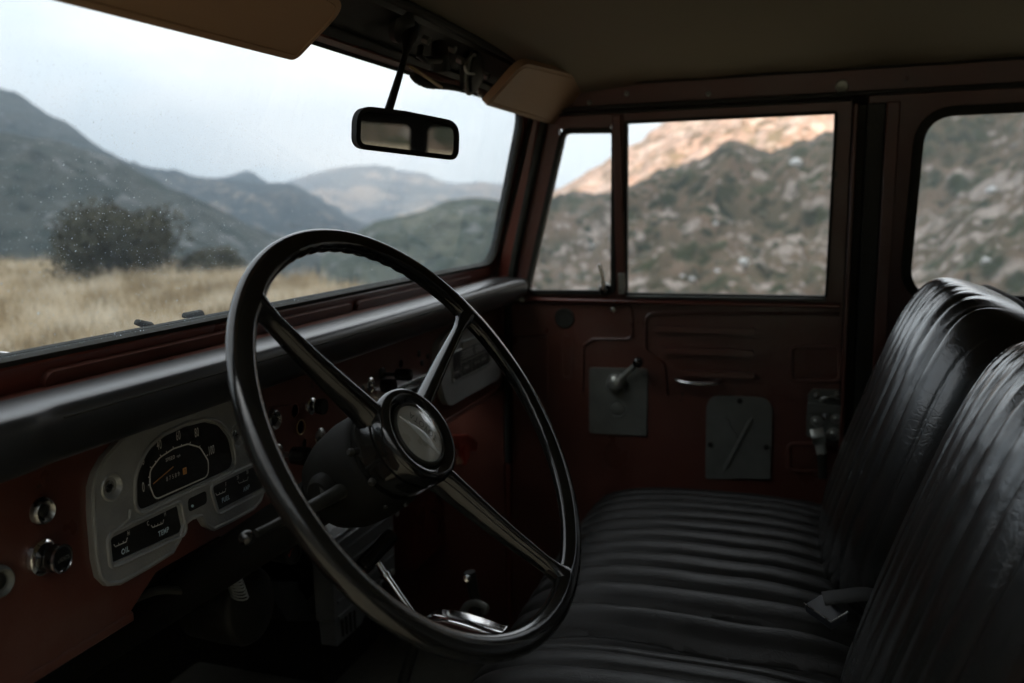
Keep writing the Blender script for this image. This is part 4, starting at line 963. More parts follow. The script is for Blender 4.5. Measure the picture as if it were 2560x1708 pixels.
bm = BM(); tube(bm, smooth_path([hp(1022, 165, .478), hp(1050, 182, .474), hp(1085, 206, .476), hp(1105, 219, .48)], 5), [.001]+[.0024]*13+[.002, .0015], 8); part('paper_tag', bm, BRASS, wmt)
bm = BM(); tube(bm, smooth_path([hp(1030, 188, .49), hp(1055, 206, .488), hp(1085, 213, .488), hp(1130, 219, .49), hp(1190, 234, .49)], 6), [.004, .005, .0055, .006, .0055, .006, .005, .0058, .0055, .006, .0062, .0055, .006, .005, .0052, .0048, .005, .0045, .0045, .004, .004, .004, .0035, .003, .003], 10); part('wiring_loom', bm, RUBBER, wmt)
for p in ((1130, 122), (1188, 150), (1065, 100), (1150, 150), (1215, 190)):
    bm = BM(); lathe(bm, hp(*p, .476), (0, -1, -.5), [(-.004, .006), (.005, .006), (.006, .004), (.0065, 0)], 6); part('bolt', bm, STEELGREY, wmt)
bm = BM(); tube(bm, smooth_path([hp(1180, 130, .47), hp(1163, 160, .455), hp(1168, 182, .46), hp(1198, 185, .468)], 5), .0018, 8); part('wire', bm, ZINC, wmt)

# ================================================================== UNDER THE DASH AND ON THE TUNNEL
ht = thing('heater_unit', 'grey ribbed metal heater box under the middle of the dashboard', 'heater', (1.22, .74, -.9))
yh = .70; hx0, hz0 = on_dash(826, 1345, yh); hx1, _ = on_dash(983, 1300, yh); ztop = on_dash(955, 1278, yh)[1]
bm = BM(); plate(bm, rounded([(hx0, -.665), (hx1, -.665), (hx1, ztop), (hx0, ztop)], .012), [], lambda x, z, w: Vec((x, yh+w, z)), 0, .035); hb = part('casing', bm, HEATER, ht, bevel=.006)
bm = BM(); box(bm, (hx0+.02, yh+.036, -.80), (hx1-.01, yh+.2, ztop-.002)); part('dark_backing_box', bm, COLB, ht, bevel=.004)  # black box added behind the casing so its side stays dark
bm = BM(); plate(bm, [(hx0+.004, 0), (hx1-.02, 0), (hx1-.03, 1), (hx0+.012, 1)], [], lambda x, t, w: Vec((x, yh+.01+.13*t, ztop+.001+.055*t+w)), 0, .004); part('lid', bm, mat('lid_pale_grey', (.42, .43, .43), (.52, .53, .53), rough=.3, metal=.5, scale=14, bump=.3, bscale=90), hb, bevel=.002)  # lit top face: brightness put into a paler grey than the casing
for k in range(5):
    z = ztop-.018-k*.026; bm = BM(); tube(bm, [Vec((hx0+.01, yh-.001, z)), Vec((hx1-.012, yh-.001, z))], .0022, 8); part('rib', bm, HEATER, hb)
for p in ((990, 1283), (980, 1430)):
    bm = BM(); lathe(bm, at(1, *p, yh-.002), (0, -1, 0), [(0, .006), (.004, .006), (.005, 0)], 6); part('bolt', bm, ZINC, hb)
# duct and louvred panel
du = thing('heater_duct', 'dark grey duct with slotted outlet in the driver footwell', 'duct', (1.1, .72, -.95))
pd = [at(1, *p, .74) for p in ((655, 1455), (815, 1458), (830, 1490), (829, 1552), (720, 1553))]
bm = BM(); plate(bm, rounded([(p.x, p.z) for p in pd], .006), [], lambda x, z, w: Vec((x, .74+w, z)), 0, .12); part('duct_body', bm, mat('dark_enamel', (.018, .019, .018), (.026, .027, .026), rough=.5, spec=.2), du, bevel=.004)
pd = [at(1, *p, .71) for p in ((829, 1487), (868, 1495), (915, 1535), (905, 1560), (843, 1618))]
bm = BM(); plate(bm, [(p.x, p.z) for p in pd], [], lambda x, z, w: Vec((x, .71+w, z)), 0, .03); lp_ = part('outlet_panel', bm, HEATER, du, bevel=.002)
for k in range(4):
    a = at(1, 853+k*11, 1532-k*2, .7085); b = at(1, 858+k*10, 1590-k*6, .7085); bm = BM(); tube(bm, [a, b], .0022, 6); part('slot', bm, BLACKP, lp_)
bl = thing('blower_housing', 'round dark housing with coil spring in the driver footwell', 'blower', at(1, 634, 1513, .76))
o = at(1, 634, 1513, .70); bm = BM(); lathe(bm, o, (0, -1, .1), [(-.09, .045), (-.04, .052), (-.01, .054), (-.002, .050), (0, .047), (.002, .018), (.003, 0)], 48); part('drum', bm, BLACKP, bl)
bm = BM(); s0 = at(1, 578, 1430, .66); s1 = at(1, 600, 1492, .66)
pts = [s0+(s1-s0)*(k/90)+Vec((math.cos(k*.56)*.010, math.sin(k*.56)*.010, math.sin(k*.56)*.003)) for k in range(91)]
tube(bm, pts, .0013, 6); part('spring', bm, ZINC, bl)
ga = thing('auxiliary_gauge', 'small round black gauge with red marks tucked below the dashboard', 'gauge', at(1, 728, 1381, .66))
o = at(1, 728, 1381, .66); bm = BM(); lathe(bm, o, (-.2, -1, .1), [(-.03, .015), (0, .0165), (.004, .0165), (.004, .0140), (.0, .0138)], 32); gb = part('casing', bm, BLACKP, ga)
bm = BM(); lathe(bm, o, (-.2, -1, .1), [(-.001, .0142), (.0005, .0141), (.0006, 0)], 24); part('dial', bm, DIAL, ga)
gd = Vec((-.2, -1, .1)).normalized(); bm = BM(); gm_ = lambda a, b, w: o+gd*.001+Vec((a, 0, b))
stroke(bm, [(-.007, -.004), (-.001, .004)], gm_, 0, .0016); stroke(bm, [(.002, .003), (.007, .004)], gm_, 0, .0014); stroke(bm, [(-.007, .001), (-.008, -.002)], gm_, 0, .0012); part('dial_marks', bm, mat('red_ink', (.5, .06, .03), (.55, .08, .04)), ga)
bm = BM(); tube(bm, smooth_path([at(1, -60, 1640, .62), at(1, 200, 1560, .62), at(1, 380, 1480, .62), at(1, 470, 1475, .61), at(1, 540, 1435, .60), at(1, 620, 1385, .60), at(1, 760, 1320, .62)], 8), .0045, 10)
tag(obj('wiring_harness', bm, RUBBER), 'black cable bundle sagging beneath the driver side of the dashboard', 'cable')

# levers on the tunnel
XL = 1.02
hl = thing('parking_brake_lever', 'chrome rod lever with black T grip, standing behind the steering wheel rim', 'lever', at(0, 1049, 1561, XL))
a, b = at(0, 962, 1436, XL), at(0, 1050, 1562, XL)
bm = BM(); tube(bm, [at(0, 944, 1405, XL), a, a+(b-a)*.06, b], [.0048, .0048, .0056, .0056], 20); part('rod', bm, CHROME, hl)
bm = BM(); tube(bm, [a+(b-a)*-.02, a+(b-a)*.05], [.0075, .0075], 20); part('collar', bm, CHROME, hl)
g0, g1_ = at(0, 906, 1418, XL-.02), at(0, 981, 1336, XL+.03)
bm = BM(); dg_ = (g1_-g0); ln = dg_.length; lathe(bm, g0, dg_, [(-.004, 0), (-.003, .009), (0, .0120), (.010, .0128), (ln*.5, .0112), (ln*.85, .0122), (ln, .0100), (ln+.003, .005), (ln+.004, 0)], 28); part('grip', bm, BAKELITE, hl)
gs = thing('shift_lever', 'wide cranked chrome floor lever lying low inside the steering wheel opening', 'lever', at(0, 1150, 1570, XL))
def bar(pts, wd, ht, name, m, par):
    bm = BM(); P = [Vec(p) for p in pts]; rings = []
    for i, p in enumerate(P):
        d = (P[min(i+1, len(P)-1)]-P[max(0, i-1)]).normalized(); s_ = d.cross(Vec((0, 0, 1))).normalized(); n_ = s_.cross(d)
        w, h = wd[i], ht[i]
        sec = [(-w, -h), (-w, h*.4), (-w*.82, h), (-w*.2, h*.72), (w*.2, h*.72), (w*.82, h), (w, h*.4), (w, -h)]
        rings.append([bm.verts.new(p+s_*a+n_*b) for a, b in sec])
    for a, b in zip(rings, rings[1:]):
        for k in range(8): bm.faces.new((a[k], a[(k+1) % 8], b[(k+1) % 8], b[k]))
    bm.faces.new(rings[0][::-1]); bm.faces.new(rings[-1]); return part(name, bm, m, par, bevel=.001, smooth=50)
pth = smooth_path([at(0, 1052, 1562, XL), at(0, 1098, 1549, XL), at(0, 1160, 1560, XL), at(0, 1256, 1592, XL-.005)], 5)
n_ = len(pth); bar(pth, [.008+.010*min(1, k/4) for k in range(n_)], [.005+.0035*min(1, k/4) for k in range(n_)], 'lever_bar', CHROME, gs)
bm = BM(); tube(bm, [pth[0]+Vec((0, 0, .004)), pth[0]+Vec((0, .03, -.09)), (1.03, .42, -.79)], [.008, .010, .014], 16); part('lever_shaft', bm, BLACKP, gs)
bm = BM(); lathe(bm, (1.03, .42, -.785), (0, .1, 1), [(0, .055), (.012, .050), (.03, .030), (.05, .022), (.06, .015)], 28); part('rubber_boot', bm, RUBBER, gs)
ck = thing('choke_rod', 'small silver push rod with flat cap beside the parking brake grip', 'rod', at(0, 962, 1500, 1.06))
bm = BM(); tube(bm, [at(0, 944, 1458, 1.06), at(0, 962, 1503, 1.06), at(0, 968, 1520, 1.06)], [.0045, .0028, .0028], 14); part('rod', bm, DULLCHROME, ck)
bm = BM(); lathe(bm, at(0, 941, 1452, 1.06), at(0, 962, 1503, 1.06)-at(0, 941, 1452, 1.06), [(-.001, 0), (0, .008), (.004, .009), (.006, .004)], 20); part('cap', bm, BLACKP, ck)
tl = thing('transfer_lever', 'thin dark lever with bent fork foot on the far side of the tunnel', 'lever', at(0, 1190, 1510, 1.25))
bm = BM(); tube(bm, [at(0, 1174, 1430, 1.25), at(0, 1182, 1470, 1.25), at(0, 1190, 1508, 1.25), (1.25, .45, -.95)], [.010, .009, .008, .008], 12); part('shaft', bm, BLACKP, tl)
bm = BM(); tube(bm, smooth_path([at(0, 1156, 1531, 1.24), at(0, 1170, 1512, 1.24), at(0, 1190, 1508, 1.24), at(0, 1214, 1518, 1.24), at(0, 1210, 1532, 1.24)], 4), .006, 12); part('fork', bm, STEELGREY, tl)
bm = BM(); lathe(bm, at(0, 1168, 1445, 1.24), (-1, -.3, .2), [(0, .006), (.004, .006), (.005, 0)], 12); part('bolt', bm, CHROME, tl)

# ================================================================== LANDSCAPE
GZ = -1.45
def hill_mat(name, veg, dry, rock, size=1., rock_amt=.5, bump=1.):
    m, nt, b, o = new_mat(name); tc = N(nt, 'ShaderNodeTexCoord')
    def nz(sc_, det=6., rg=.6, st=(1, 1, 1)):
        mp = N(nt, 'ShaderNodeMapping'); mp.inputs['Scale'].default_value = st; nt.links.new(tc.outputs['Object'], mp.inputs[0])
        n = N(nt, 'ShaderNodeTexNoise'); n.inputs['Scale'].default_value = sc_/size; n.inputs['Detail'].default_value = det; n.inputs['Roughness'].default_value = rg
        nt.links.new(mp.outputs[0], n.inputs['Vector']); return n
    big = nz(.022, 5); mid = nz(.12, 7, .65); fine = nz(.45, 4, .7)
    vo = N(nt, 'ShaderNodeTexVoronoi'); vo.inputs['Scale'].default_value = .22/size; nt.links.new(tc.outputs['Object'], vo.inputs['Vector'])
    c1 = N(nt, 'ShaderNodeMixRGB'); r1 = ramp(nt, mid.outputs[0], [(.42, 0.), (.60, 1.)]); nt.links.new(r1.outputs[0], c1.inputs[0]); c1.inputs[1].default_value = (*veg, 1); c1.inputs[2].default_value = (*dry, 1)
    sh = N(nt, 'ShaderNodeMixRGB'); r2 = ramp(nt, vo.outputs['Distance'], [(.28, 1.), (.50, 0.)]); g = ramp(nt, fine.outputs[0], [(.40, 0.), (.55, .85)])
    mm = N(nt, 'ShaderNodeMath', operation='MULTIPLY'); nt.links.new(r2.outputs[0], mm.inputs[0]); nt.links.new(g.outputs[0], mm.inputs[1])
    nt.links.new(mm.outputs[0], sh.inputs[0]); nt.links.new(c1.outputs[0], sh.inputs[1]); sh.inputs[2].default_value = (*[x*.55 for x in veg], 1)
    rk = N(nt, 'ShaderNodeMixRGB'); geo = N(nt, 'ShaderNodeNewGeometry')
    ad = N(nt, 'ShaderNodeMath', operation='MULTIPLY_ADD'); nt.links.new(fine.outputs[0], ad.inputs[0]); ad.inputs[1].default_value = .55; nt.links.new(big.outputs[0], ad.inputs[2])
    a2 = N(nt, 'ShaderNodeMath', operation='MULTIPLY_ADD'); nt.links.new(mid.outputs[0], a2.inputs[0]); a2.inputs[1].default_value = .35; nt.links.new(ad.outputs[0], a2.inputs[2])
    r3 = ramp(nt, a2.outputs[0], [(1.02-.12*rock_amt, 0.), (1.10-.12*rock_amt, 1.)]); nt.links.new(r3.outputs[0], rk.inputs[0]); nt.links.new(sh.outputs[0], rk.inputs[1])
    rc = ramp(nt, fine.outputs[0], [(.35, tuple(x*.6 for x in rock)), (.65, rock)]); nt.links.new(rc.outputs[0], rk.inputs[2])
    nt.links.new(rk.outputs[0], b.inputs['Base Color']); b.inputs['Roughness'].default_value = .95; b.inputs['Specular IOR Level'].default_value = .1
    bp = N(nt, 'ShaderNodeBump'); bp.inputs['Strength'].default_value = .8*bump; bp.inputs['Distance'].default_value = 1.6*size
    nt.links.new(fine.outputs[0], bp.inputs['Height']); nt.links.new(bp.outputs[0], b.inputs['Normal'])
    return m
def scrub_mat(name, soil, soil2, veg, rock, size=1., rocks=.30, shrubs=.5, bump=1.):
    """stony slope: soil tones, dark scrub clumps, pale stones that gather in scree runs"""
    m, nt, b, o = new_mat(name); tc = N(nt, 'ShaderNodeTexCoord'); P = tc.outputs['Object']
    def nz(s_, det=5., rg=.6, dist=0.):
        n = N(nt, 'ShaderNodeTexNoise'); n.inputs['Scale'].default_value = s_/size; n.inputs['Detail'].default_value = det; n.inputs['Roughness'].default_value = rg; n.inputs['Distortion'].default_value = dist
        nt.links.new(P, n.inputs['Vector']); return n
    def math_(op, a, bb, clamp=False):
        n = N(nt, 'ShaderNodeMath', operation=op, use_clamp=clamp)
        for k, v in enumerate((a, bb)):
            if isinstance(v, (int, float)): n.inputs[k].default_value = v
            else: nt.links.new(v, n.inputs[k])
        return n.outputs[0]
    def clumps(s_, lo, hi, warp, keep):
        wn = nz(s_*2.5, 3); mw = N(nt, 'ShaderNodeMixRGB'); mw.blend_type = 'ADD'; mw.inputs[0].default_value = 1.
        sc1 = N(nt, 'ShaderNodeVectorMath', operation='SCALE'); nt.links.new(wn.outputs[1], sc1.inputs[0]); sc1.inputs['Scale'].default_value = warp*size/s_
        nt.links.new(P, mw.inputs[1]); nt.links.new(sc1.outputs[0], mw.inputs[2])
        v = N(nt, 'ShaderNodeTexVoronoi'); v.inputs['Scale'].default_value = s_/size; nt.links.new(mw.outputs[0], v.inputs['Vector'])
        r1 = ramp(nt, v.outputs['Distance'], [(lo, 1.), (hi, 0.)]); sp = N(nt, 'ShaderNodeSeparateColor'); nt.links.new(v.outputs['Color'], sp.inputs[0])
        k = math_('LESS_THAN', sp.outputs[0], keep); return math_('MULTIPLY', r1.outputs[0], k), sp.outputs[1]
    big = nz(.016, 4, .5, .6); mid = nz(.09, 6); fine = nz(.6, 4, .7)
    c = N(nt, 'ShaderNodeMixRGB'); rb = ramp(nt, mid.outputs[0], [(.40, 0.), (.60, 1.)]); nt.links.new(rb.outputs[0], c.inputs[0]); c.inputs[1].default_value = (*soil, 1); c.inputs[2].default_value = (*soil2, 1)
    run = ramp(nt, big.outputs[0], [(.46, 0.), (.60, 1.)])
    keep_r = math_('MULTIPLY_ADD', run.outputs[0], rocks*1.4); keep_r.node.inputs[2].default_value = rocks*.35
    s1, _ = clumps(.17, .30, .62, .5, keep_r); s2, _ = clumps(.42, .28, .6, .4, keep_r)
    rk = math_('ADD', s1, s2, True); rcol = ramp(nt, fine.outputs[0], [(.35, tuple(x*.62 for x in rock)), (.62, rock)])
    c2 = N(nt, 'ShaderNodeMixRGB'); nt.links.new(rk, c2.inputs[0]); nt.links.new(c.outputs[0], c2.inputs[1]); nt.links.new(rcol.outputs[0], c2.inputs[2])
    keep_v = math_('MULTIPLY_ADD', run.outputs[0], -shrubs*.6); keep_v.node.inputs[2].default_value = shrubs
    v1, q = clumps(.14, .30, .60, .6, keep_v); v2, _ = clumps(.33, .32, .6, .5, keep_v)
    vg = math_('ADD', v1, v2, True); vcol = ramp(nt, q, [(0., tuple(x*.7 for x in veg)), (1., tuple(x*1.5 for x in veg))])
    c3 = N(nt, 'ShaderNodeMixRGB'); nt.links.new(vg, c3.inputs[0]); nt.links.new(c2.outputs[0], c3.inputs[1]); nt.links.new(vcol.outputs[0], c3.inputs[2])
    nt.links.new(c3.outputs[0], b.inputs['Base Color']); b.inputs['Roughness'].default_value = .95; b.inputs['Specular IOR Level'].default_value = .1
    hgt = math_('ADD', math_('MULTIPLY', vg, .8), math_('ADD', fine.outputs[0], rk)); bp = N(nt, 'ShaderNodeBump'); bp.inputs['Strength'].default_value = .7*bump; bp.inputs['Distance'].default_value = 1.1*size
    nt.links.new(hgt, bp.inputs['Height']); nt.links.new(bp.outputs[0], b.inputs['Normal']); return m
def resample(pts, n):
    xs = [p[0] for p in pts]; ys = [p[1] for p in pts]
    X = [xs[0]+(xs[-1]-xs[0])*i/(n-1) for i in range(n)]; out = []
    P = pts
    for x in X:
        k = 0
        while k < len(P)-2 and P[k+1][0] < x: k += 1
        p0, p1, p2, p3 = P[max(0, k-1)], P[k], P[k+1], P[min(len(P)-1, k+2)]
        t = (x-p1[0])/(p2[0]-p1[0]); m1 = (p2[1]-p0[1])/max(1, p2[0]-p0[0])*(p2[0]-p1[0]); m2 = (p3[1]-p1[1])/max(1, p3[0]-p1[0])*(p2[0]-p1[0])
        y = (2*t**3-3*t*t+1)*p1[1]+(t**3-2*t*t+t)*m1+(-2*t**3+3*t*t)*p2[1]+(t**3-t*t)*m2
        out.append((x, y))
    return out
def massif(name, label, crest, D, m, n=160, rows=60, foot=.5, zfoot=-80., amp=.05, seed=1, jag=.004, pw=1.15, back=1.35, wl=.12, D1=None):
    """mountain from its crest line: crest at distance D, slopes running down to the valley in front and behind"""
    bm = BM(); cr = resample(crest, n); g = []
    for i, (px, py) in enumerate(cr):
        d = ray(px, py); h = math.hypot(d.x, d.y); dx, dy, sl = d.x/h, d.y/h, d.z/h
        DD = D+((D1-D)*i/(n-1) if D1 else 0.)
        jz = DD*jag*(noise.fractal(Vec((i*.21*160/n*1.0, seed, 0)), 1., 2., 4)) 
        zc = sl*DD+jz; row = []
        for j in range(-10, rows+1):
            if j < 0:
                t = -j/10; r = DD*(1+(back-1)*t); z = zc-(zc-zfoot)*t**1.2
            else:
                t = j/rows; r = DD*(1-(1-foot)*t); z = zc+(zfoot-zc)*t**pw
            x, y = dx*r, dy*r
            env = min(1., abs(t)*4.)*(1-abs(t)**6)
            L = DD*wl
            q = noise.ridged_multi_fractal(Vec((x/L, y/L, seed*3.1)), 1., 2.1, 6, 1., 2.)-1.1
            q2 = noise.fractal(Vec((x/L*4.3, y/L*4.3, seed)), .8, 2.2, 5)
            z += env*DD*amp*(q*.7+q2*.28)
            row.append(bm.verts.new((x, y, z)))
        g.append(row)
    for i in range(n-1):
        for j in range(rows+10):
            bm.faces.new((g[i][j], g[i][j+1], g[i+1][j+1], g[i+1][j]))
    o = obj(name, bm, m, smooth=180); tag(o, label, 'mountain'); return o
GREEN = (.040, .048, .026); OLIVE = (.060, .060, .034); BROWN = (.125, .098, .068); TAN = (.20, .165, .115); ROCK = (.34, .32, .30); PINK = (.33, .27, .235)
MA = hill_mat('far_slope', (.085, .105, .125), (.16, .175, .19), (.42, .37, .32), size=26, rock_amt=.5)  # blue of the distance haze is mixed into these slope colours
MB = hill_mat('mid_slope', (.022, .032, .032), (.055, .058, .054), (.24, .20, .16), size=9, rock_amt=.3)
MF = scrub_mat('shrub_slope', (.036, .044, .038), (.066, .070, .060), (.016, .023, .017), (.17, .18, .18), size=3.2, rocks=.14, shrubs=.62)
MG = scrub_mat('green_slope', (.056, .070, .050), (.092, .100, .074), (.028, .040, .026), (.20, .21, .20), size=1.9, rocks=.12, shrubs=.5)
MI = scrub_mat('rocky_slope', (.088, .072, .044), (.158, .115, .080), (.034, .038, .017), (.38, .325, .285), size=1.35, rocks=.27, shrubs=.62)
MH = scrub_mat('sunlit_slope', (.44, .29, .20), (.62, .44, .34), (.19, .14, .07), (.86, .70, .58), size=2.4, rocks=.50, shrubs=.40, bump=.5)  # peach of the sunlight is strengthened in the slope's own colours
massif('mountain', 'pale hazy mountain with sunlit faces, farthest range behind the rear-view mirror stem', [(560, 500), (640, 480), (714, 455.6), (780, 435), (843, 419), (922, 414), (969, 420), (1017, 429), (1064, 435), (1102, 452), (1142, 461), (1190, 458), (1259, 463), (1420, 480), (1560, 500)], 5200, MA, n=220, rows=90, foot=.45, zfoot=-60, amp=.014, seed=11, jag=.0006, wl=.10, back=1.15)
massif('mountain', 'blue-grey spur running down below the pale far range', [(640, 455), (700, 466), (765, 478), (843, 498), (906, 518), (966, 543), (1010, 560), (1080, 585)], 3400, MB, n=120, rows=50, foot=.6, amp=.012, seed=4, jag=.0006)
massif('mountain', 'small pointed peak catching orange light between two blue ridges', [(440, 455), (500, 452), (560, 443), (591, 434), (617, 427), (636, 434), (655, 448), (700, 470), (760, 500), (830, 540)], 2900, MB, n=140, rows=60, foot=.6, amp=.018, seed=5, jag=.0008)
massif('mountain', 'dark blue-green mid-distance ridge dropping right behind the steering wheel top', [(330, 400), (361, 417), (398, 424), (441, 425), (477, 438), (514, 444), (557, 447), (600, 453), (650, 458), (700, 457), (736, 462), (765, 477), (806, 503), (843, 524), (880, 548), (920, 575), (980, 610)], 1900, MB, n=200, rows=70, foot=.5, amp=.022, seed=6, jag=.0006)
massif('mountain', 'tall dark slate-blue mountain at the far left of the windshield', [(-260, 160), (-150, 180), (-60, 205), (0, 221), (43, 233), (83, 260), (126, 289), (156, 300), (186, 319), (232, 356), (288, 389), (332, 409), (361, 424), (420, 462), (480, 500)], 1400, MF, n=200, rows=70, foot=.5, amp=.022, seed=7, jag=.0008)
massif('hill', 'dark shrubby slope descending behind the bush at left', [(-260, 280), (-100, 310), (0, 330), (60, 339), (143, 352), (232, 380), (298, 402), (358, 435), (431, 472), (497, 499), (564, 531), (620, 562), (686, 588), (760, 620), (850, 655)], 620, MF, n=240, rows=90, foot=.3, zfoot=-70, amp=.022, seed=8, jag=.0012)
massif('hill', 'rounded green hill seen through the right end of the windshield', [(800, 640), (850, 605), (900, 577), (938, 554), (1001, 540), (1064, 525), (1111, 504), (1158, 496), (1205, 496), (1253, 504), (1300, 520), (1360, 545), (1420, 580)], 520, MG, n=220, rows=90, foot=.3, zfoot=-70, amp=.022, seed=9, jag=.001)
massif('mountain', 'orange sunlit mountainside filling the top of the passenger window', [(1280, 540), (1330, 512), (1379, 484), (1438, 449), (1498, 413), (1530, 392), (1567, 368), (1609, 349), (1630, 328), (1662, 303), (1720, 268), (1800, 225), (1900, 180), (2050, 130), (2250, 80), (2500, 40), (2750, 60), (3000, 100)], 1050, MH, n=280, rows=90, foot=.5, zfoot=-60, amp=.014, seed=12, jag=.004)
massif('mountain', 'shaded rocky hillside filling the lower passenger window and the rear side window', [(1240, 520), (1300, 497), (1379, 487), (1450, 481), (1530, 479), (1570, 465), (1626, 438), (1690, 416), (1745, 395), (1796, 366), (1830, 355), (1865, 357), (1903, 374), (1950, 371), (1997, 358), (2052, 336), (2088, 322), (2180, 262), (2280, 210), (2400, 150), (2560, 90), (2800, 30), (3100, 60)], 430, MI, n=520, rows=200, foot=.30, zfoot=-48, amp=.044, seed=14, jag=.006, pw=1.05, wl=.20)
# hills behind the camera: they keep the low sun off the car and the near slopes
def ridge_line(name, label, pts, m, width, seed, amp):
    bm = BM(); n = 140; g = []
    L = [0]
    for a, b in zip(pts, pts[1:]): L.append(L[-1]+math.hypot(b[0]-a[0], b[1]-a[1]))
    for i in range(n):
        s = L[-1]*i/(n-1); k = 0
        while k < len(L)-2 and L[k+1] < s: k += 1
        t = (s-L[k])/(L[k+1]-L[k]); a, b = pts[k], pts[k+1]; p = [a[q]+(b[q]-a[q])*t for q in range(3)]
        dx, dy = b[0]-a[0], b[1]-a[1]; h = math.hypot(dx, dy); nx, ny = -dy/h, dx/h; row = []
        for j in range(-24, 25):
            u = j/24; x, y = p[0]+nx*u*width, p[1]+ny*u*width; z = p[2]-(p[2]+80)*abs(u)**1.1
            z += (1-abs(u))*min(1, abs(u)*3+.15)*amp*noise.fractal(Vec((x/160, y/160, seed)), .8, 2.1, 5)
            row.append(bm.verts.new((x, y, z)))
        g.append(row)
    for i in range(n-1):
        for j in range(48): bm.faces.new((g[i][j], g[i][j+1], g[i+1][j+1], g[i+1][j]))
    o = obj(name, bm, m, smooth=180); tag(o, label, 'mountain'); return o
ridge_line('mountain', 'unseen ridge behind the driver side, its crest shaped to block the low sun', [(-420, -900, 420), (-560, -430, 275), (-600, -60, 266), (-610, 130, 300), (-640, 330, 480), (-680, 620, 640), (-720, 1500, 720)], MF, 420, 21, 20)
ridge_line('mountain', 'shrubby hillside behind the car, showing in the rear-view mirror', [(-500, -330, 260), (-150, -420, 230), (150, -430, 210), (420, -380, 190), (560, -200, 130)], MI, 330, 22, 12)

# ground: one sheet, a meadow shelf that breaks off into the valley
EDGE = [(-60, 28), (0, 28), (300, 26), (560, 20.), (700, 17.5), (850, 14.5), (1000, 12), (1300, 9.5), (2560, 8.5)]
def az_of(px): v = ray(px, 620); return math.atan2(v.y, v.x)
EA = sorted((az_of(p), r) for p, r in EDGE)
def edge(a):
    a = (a+PI) % (2*PI)-PI
    if a <= EA[0][0]:
        t = min(1, (EA[0][0]-a)/1.0); return EA[0][1]+(40-EA[0][1])*t
    if a >= EA[-1][0]:
        t = min(1, (a-EA[-1][0])/.6); return EA[-1][1]+(40-EA[-1][1])*t
    for (a0, r0), (a1, r1) in zip(EA, EA[1:]):
        if a0 <= a <= a1: return r0+(r1-r0)*(a-a0)/(a1-a0)
def gz(x, y):
    r = math.hypot(x, y); e = edge(math.atan2(y, x)); e *= 1+.05*noise.noise(Vec((x*.25, y*.25, 5)))
    z = GZ+.07*noise.noise(Vec((x*.3, y*.3, 1)))+.05*noise.noise(Vec((x*.9, y*.9, 2)))
    if r > e: z -= 75*(1-math.exp(-((r-e)/80)**1.15))+min(3, (r-e)*.45)
    return z
bm = BM(); rad = [0.3*1.13**k for k in range(62)]+[700, 1100, 1800, 3200, 4600, 6200]; rad = sorted(set(rad)); nA = 220; g = []
for r in rad: g.append([bm.verts.new((r*math.cos(2*PI*k/nA), r*math.sin(2*PI*k/nA), gz(r*math.cos(2*PI*k/nA), r*math.sin(2*PI*k/nA)))) for k in range(nA)])
c = bm.verts.new((0, 0, GZ))
for k in range(nA): bm.faces.new((c, g[0][k], g[0][(k+1) % nA]))
for a, b in zip(g, g[1:]):
    for k in range(nA): bm.faces.new((a[k], b[k], b[(k+1) % nA], a[(k+1) % nA]))
gm, nt, b, o_ = new_mat('meadow_soil'); tc = N(nt, 'ShaderNodeTexCoord')
n1 = N(nt, 'ShaderNodeTexNoise'); n1.inputs['Scale'].default_value = .35; n1.inputs['Detail'].default_value = 8; nt.links.new(tc.outputs['Object'], n1.inputs['Vector'])
r_ = ramp(nt, n1.outputs[0], [(.3, (.13, .105, .065)), (.5, (.24, .20, .13)), (.7, (.33, .28, .19))]); nt.links.new(r_.outputs[0], b.inputs['Base Color']); b.inputs['Roughness'].default_value = .95
tag(obj('ground', bm, gm, smooth=180), None, None, kind='structure')
# dry grass
gmat, nt, b, o_ = new_mat('dry_grass'); tc = N(nt, 'ShaderNodeTexCoord')
n1 = N(nt, 'ShaderNodeTexNoise'); n1.inputs['Scale'].default_value = 1.1; n1.inputs['Detail'].default_value = 6; nt.links.new(tc.outputs['Object'], n1.inputs['Vector'])
r_ = ramp(nt, n1.outputs[0], [(.34, (.17, .135, .075)), (.45, (.42, .325, .19)), (.53, (.66, .57, .42)), (.68, (.76, .70, .58))]); nt.links.new(r_.outputs[0], b.inputs['Base Color']); b.inputs['Roughness'].default_value = .8
ta_ = N(nt, 'ShaderNodeBsdfTranslucent'); nt.links.new(r_.outputs[0], ta_.inputs[0]); mxs = N(nt, 'ShaderNodeMixShader'); mxs.inputs[0].default_value = .3
nt.links.new(b.outputs[0], mxs.inputs[1]); nt.links.new(ta_.outputs[0], mxs.inputs[2]); nt.links.new(mxs.outputs[0], o_.inputs[0])
rnd = random.Random(3); a0, a1 = az_of(1250), az_of(-250); vs, fs = [], []
